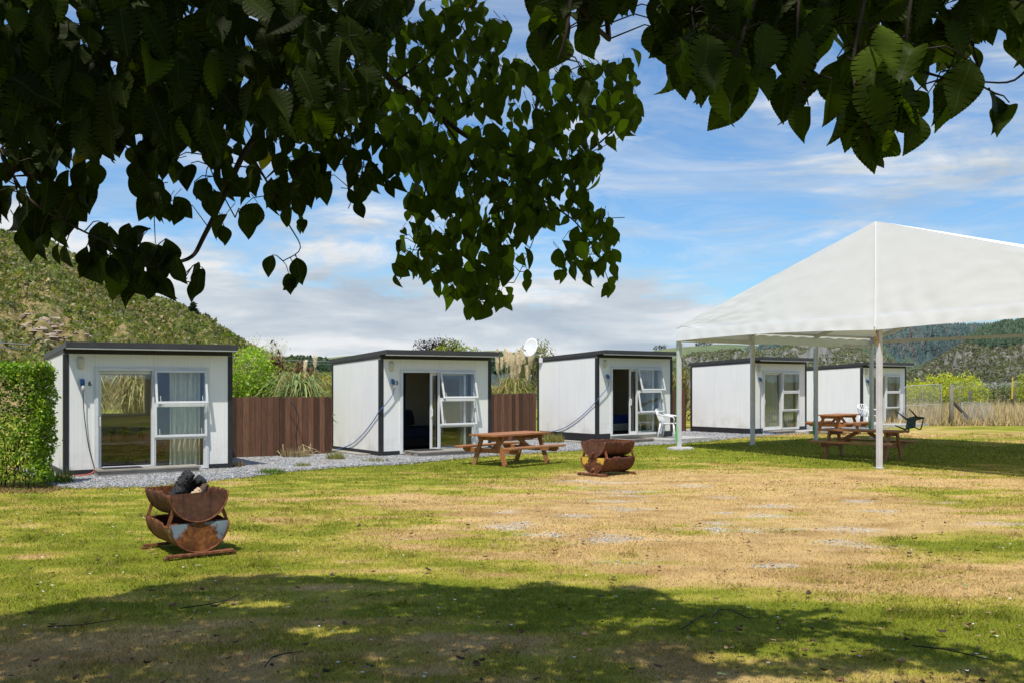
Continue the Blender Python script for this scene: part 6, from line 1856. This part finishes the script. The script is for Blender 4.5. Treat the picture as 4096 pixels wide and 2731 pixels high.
# sun flecks reaching the lawn
for fx, fy, rx, ry in ((2.05, 6.45, .45, .22), (.9, 7.15, .35, .14), (2.7, 7.3, .55, .16), (3.3, 6.6, .5, .22), (-2.05, 7.7, .35, .14), (1.45, 6.2, .3, .15), (3.0, 6.9, .7, .18), (3.9, 6.3, .7, .3), (4.4, 7.3, .6, .2), (1.7, 5.7, .5, .15), (3.7, 7.0, .5, .25), (2.4, 5.8, .4, .2), (-1.3, 6.9, .25, .12)):
    ok &= ~((((gx_ - fx) / rx) ** 2 + ((gy_ - fy) / ry) ** 2 < 1 + .8 * (cl_ - .5)) & (rng.random(N) < .93))
right = sstep(.5, 3.5, gx_)
ok &= rng.random(N) < (1 - .55 * right * (fbm(gx_ * 1.9, gy_ * 2.2 + 7, 3) < .5))
gx_, gy_, right = gx_[ok], gy_[ok], right[ok]; n = len(gx_)
z = np.maximum(1.9 + .34 * gy_, 3.6) + .5 + rng.random(n) * 2.6
z = np.where(right > .4, np.minimum(z, np.maximum(1.9 + .34 * gy_, 3.6) + 1.3), z)
T_ = z / SUN.z
P = np.column_stack([gx_ + SUN.x * T_, gy_ + SUN.y * T_, z]) - np.array(TREE0)
L = .085 + .05 * rng.random(n)
V, q, cc = leaf_quads(P, L, L * .7, tone(n, (.045, .080, .012), .3), .6, .6)
np_mesh('upper_crown', V, q, 4, MAT['leaf'], tree, cc)
m = MB()
for k in range(16):
    a = random.uniform(-5.5, 5.5); b = random.uniform(-1.0, 4.5); zt = 3.2 + .45 * max(b, 0) + random.uniform(1.2, 2.4)
    s_ = Vector((.3, .9, 4.4 + .2 * k % 2)); e_ = Vector((a, b, zt)) - TREE0
    m.tube([s_, s_.lerp(e_, .4) + Vector((0, 0, .5)), s_.lerp(e_, .75) + Vector((0, 0, .3)), e_], [.05, .035, .02, .006], 7)
m.build('upper_branches', MAT['bark'], tree, smooth=True)

# ================================================================ CAMERA, SKY, SUN
cam = bpy.data.cameras.new('camera'); co = bpy.data.objects.new('camera', cam); COL.objects.link(co)
co.location = (0, 0, HC); co.rotation_euler = (PI / 2, 0, 0)
cam.sensor_width = 36; cam.lens = F / 4096 * 36; cam.shift_y = (HOR - 1365.5) / 4096
cam.clip_start = .05; cam.clip_end = 12000
SC.camera = co
W = bpy.data.worlds.new('World'); SC.world = W; W.use_nodes = True
nt = W.node_tree; nt.nodes.clear()
t = NT.__new__(NT); t.t = nt; t.m = W
out = t.n('ShaderNodeOutputWorld')
sky = t.n('ShaderNodeTexSky', sky_type='NISHITA', sun_disc=False)
el = math.asin(SUN.z); sky.sun_elevation = el; sky.sun_rotation = math.atan2(SUN.x, SUN.y)
sky.altitude = 50; sky.air_density = 1.0; sky.dust_density = .6; sky.ozone_density = 2.0
dirv = t.n('ShaderNodeTexCoord').outputs['Generated']
sx = t.n('ShaderNodeSeparateXYZ', {'Vector': dirv})
X, Y, Z = sx.outputs
zz = t.math('MAXIMUM', Z, 0.0)
den = t.math('ADD', zz, .16)
flat = t.n('ShaderNodeCombineXYZ', {0: t.math('DIVIDE', X, den), 1: t.math('DIVIDE', Y, den), 2: 0.0}).outputs[0]
# streaky high cloud
cir = t.noise(t.mapping(flat, (1.1, 1.7, 1), (0, 0, .55)), 1.5, 10, .66, 1.1)
cirm = t.noise(flat, .45, 3, .5)
cf = t.math('MULTIPLY', t.fr(cir, .40, .70), t.fr(cirm, .28, .50))
# heaped low cloud in a bank near the horizon
low = t.n('ShaderNodeCombineXYZ', {0: t.math('MULTIPLY', X, 3.2), 1: t.math('MULTIPLY', Y, 3.2), 2: t.math('MULTIPLY', Z, 9.0)}).outputs[0]
cu = t.noise(low, 1.9, 10, .58, .25)
edge = t.math('ADD', t.math('MULTIPLY', Z, -5.6), 1.20)           # bank top at about 8 degrees
edge = t.math('ADD', edge, t.math('MULTIPLY', X, -.75))           # higher to the left
df = t.fr(t.math('ADD', t.math('MULTIPLY', cu, 1.5), t.math('SUBTRACT', edge, 1.0)), .30, .52)
mid = t.noise(t.mapping(low, (.8, .8, 1.6), (0, 0, 0)), 1.15, 9, .6, .3)
mf = t.fr(mid, .53, .66)
allc = t.math('MINIMUM', t.math('ADD', t.math('ADD', df, t.math('MULTIPLY', cf, .65)), t.math('MULTIPLY', mf, .8)), 1.0)
shade = t.noise(t.mapping(low, (1.3, 1.3, 2.2)), 1.6, 7, .55, .3)
ccol = t.ramp(shade, [(.34, (3.4, 4.0, 4.7)), (.5, (4.5, 5.0, 5.5)), (.63, (6.2, 6.35, 6.5))])
skyc = t.mix(1.0, sky.outputs[0], (.68, .93, 1.13), 'MULTIPLY')
col = t.mix(allc, skyc, ccol)
bg = t.n('ShaderNodeBackground', {'Color': col, 'Strength': .135})
nt.links.new(bg.outputs[0], out.inputs[0])
sl = bpy.data.lights.new('sun', 'SUN'); so = bpy.data.objects.new('sun', sl); COL.objects.link(so)
sl.energy = 5.0; sl.angle = math.radians(.53); sl.color = (1.0, .955, .88)
so.rotation_euler = SUN.to_track_quat('Z', 'Y').to_euler(); so.location = (-5, -20, 40)
SC.view_settings.view_transform = 'Standard'; SC.view_settings.look = 'None'; SC.view_settings.exposure = 0; SC.view_settings.gamma = 1
SC.render.engine = 'CYCLES'
SC.cycles.max_bounces = 8; SC.cycles.transparent_max_bounces = 12; SC.cycles.diffuse_bounces = 4; SC.cycles.glossy_bounces = 4
SC.cycles.caustics_reflective = False; SC.cycles.caustics_refractive = False
SC.cycles.use_denoising = True
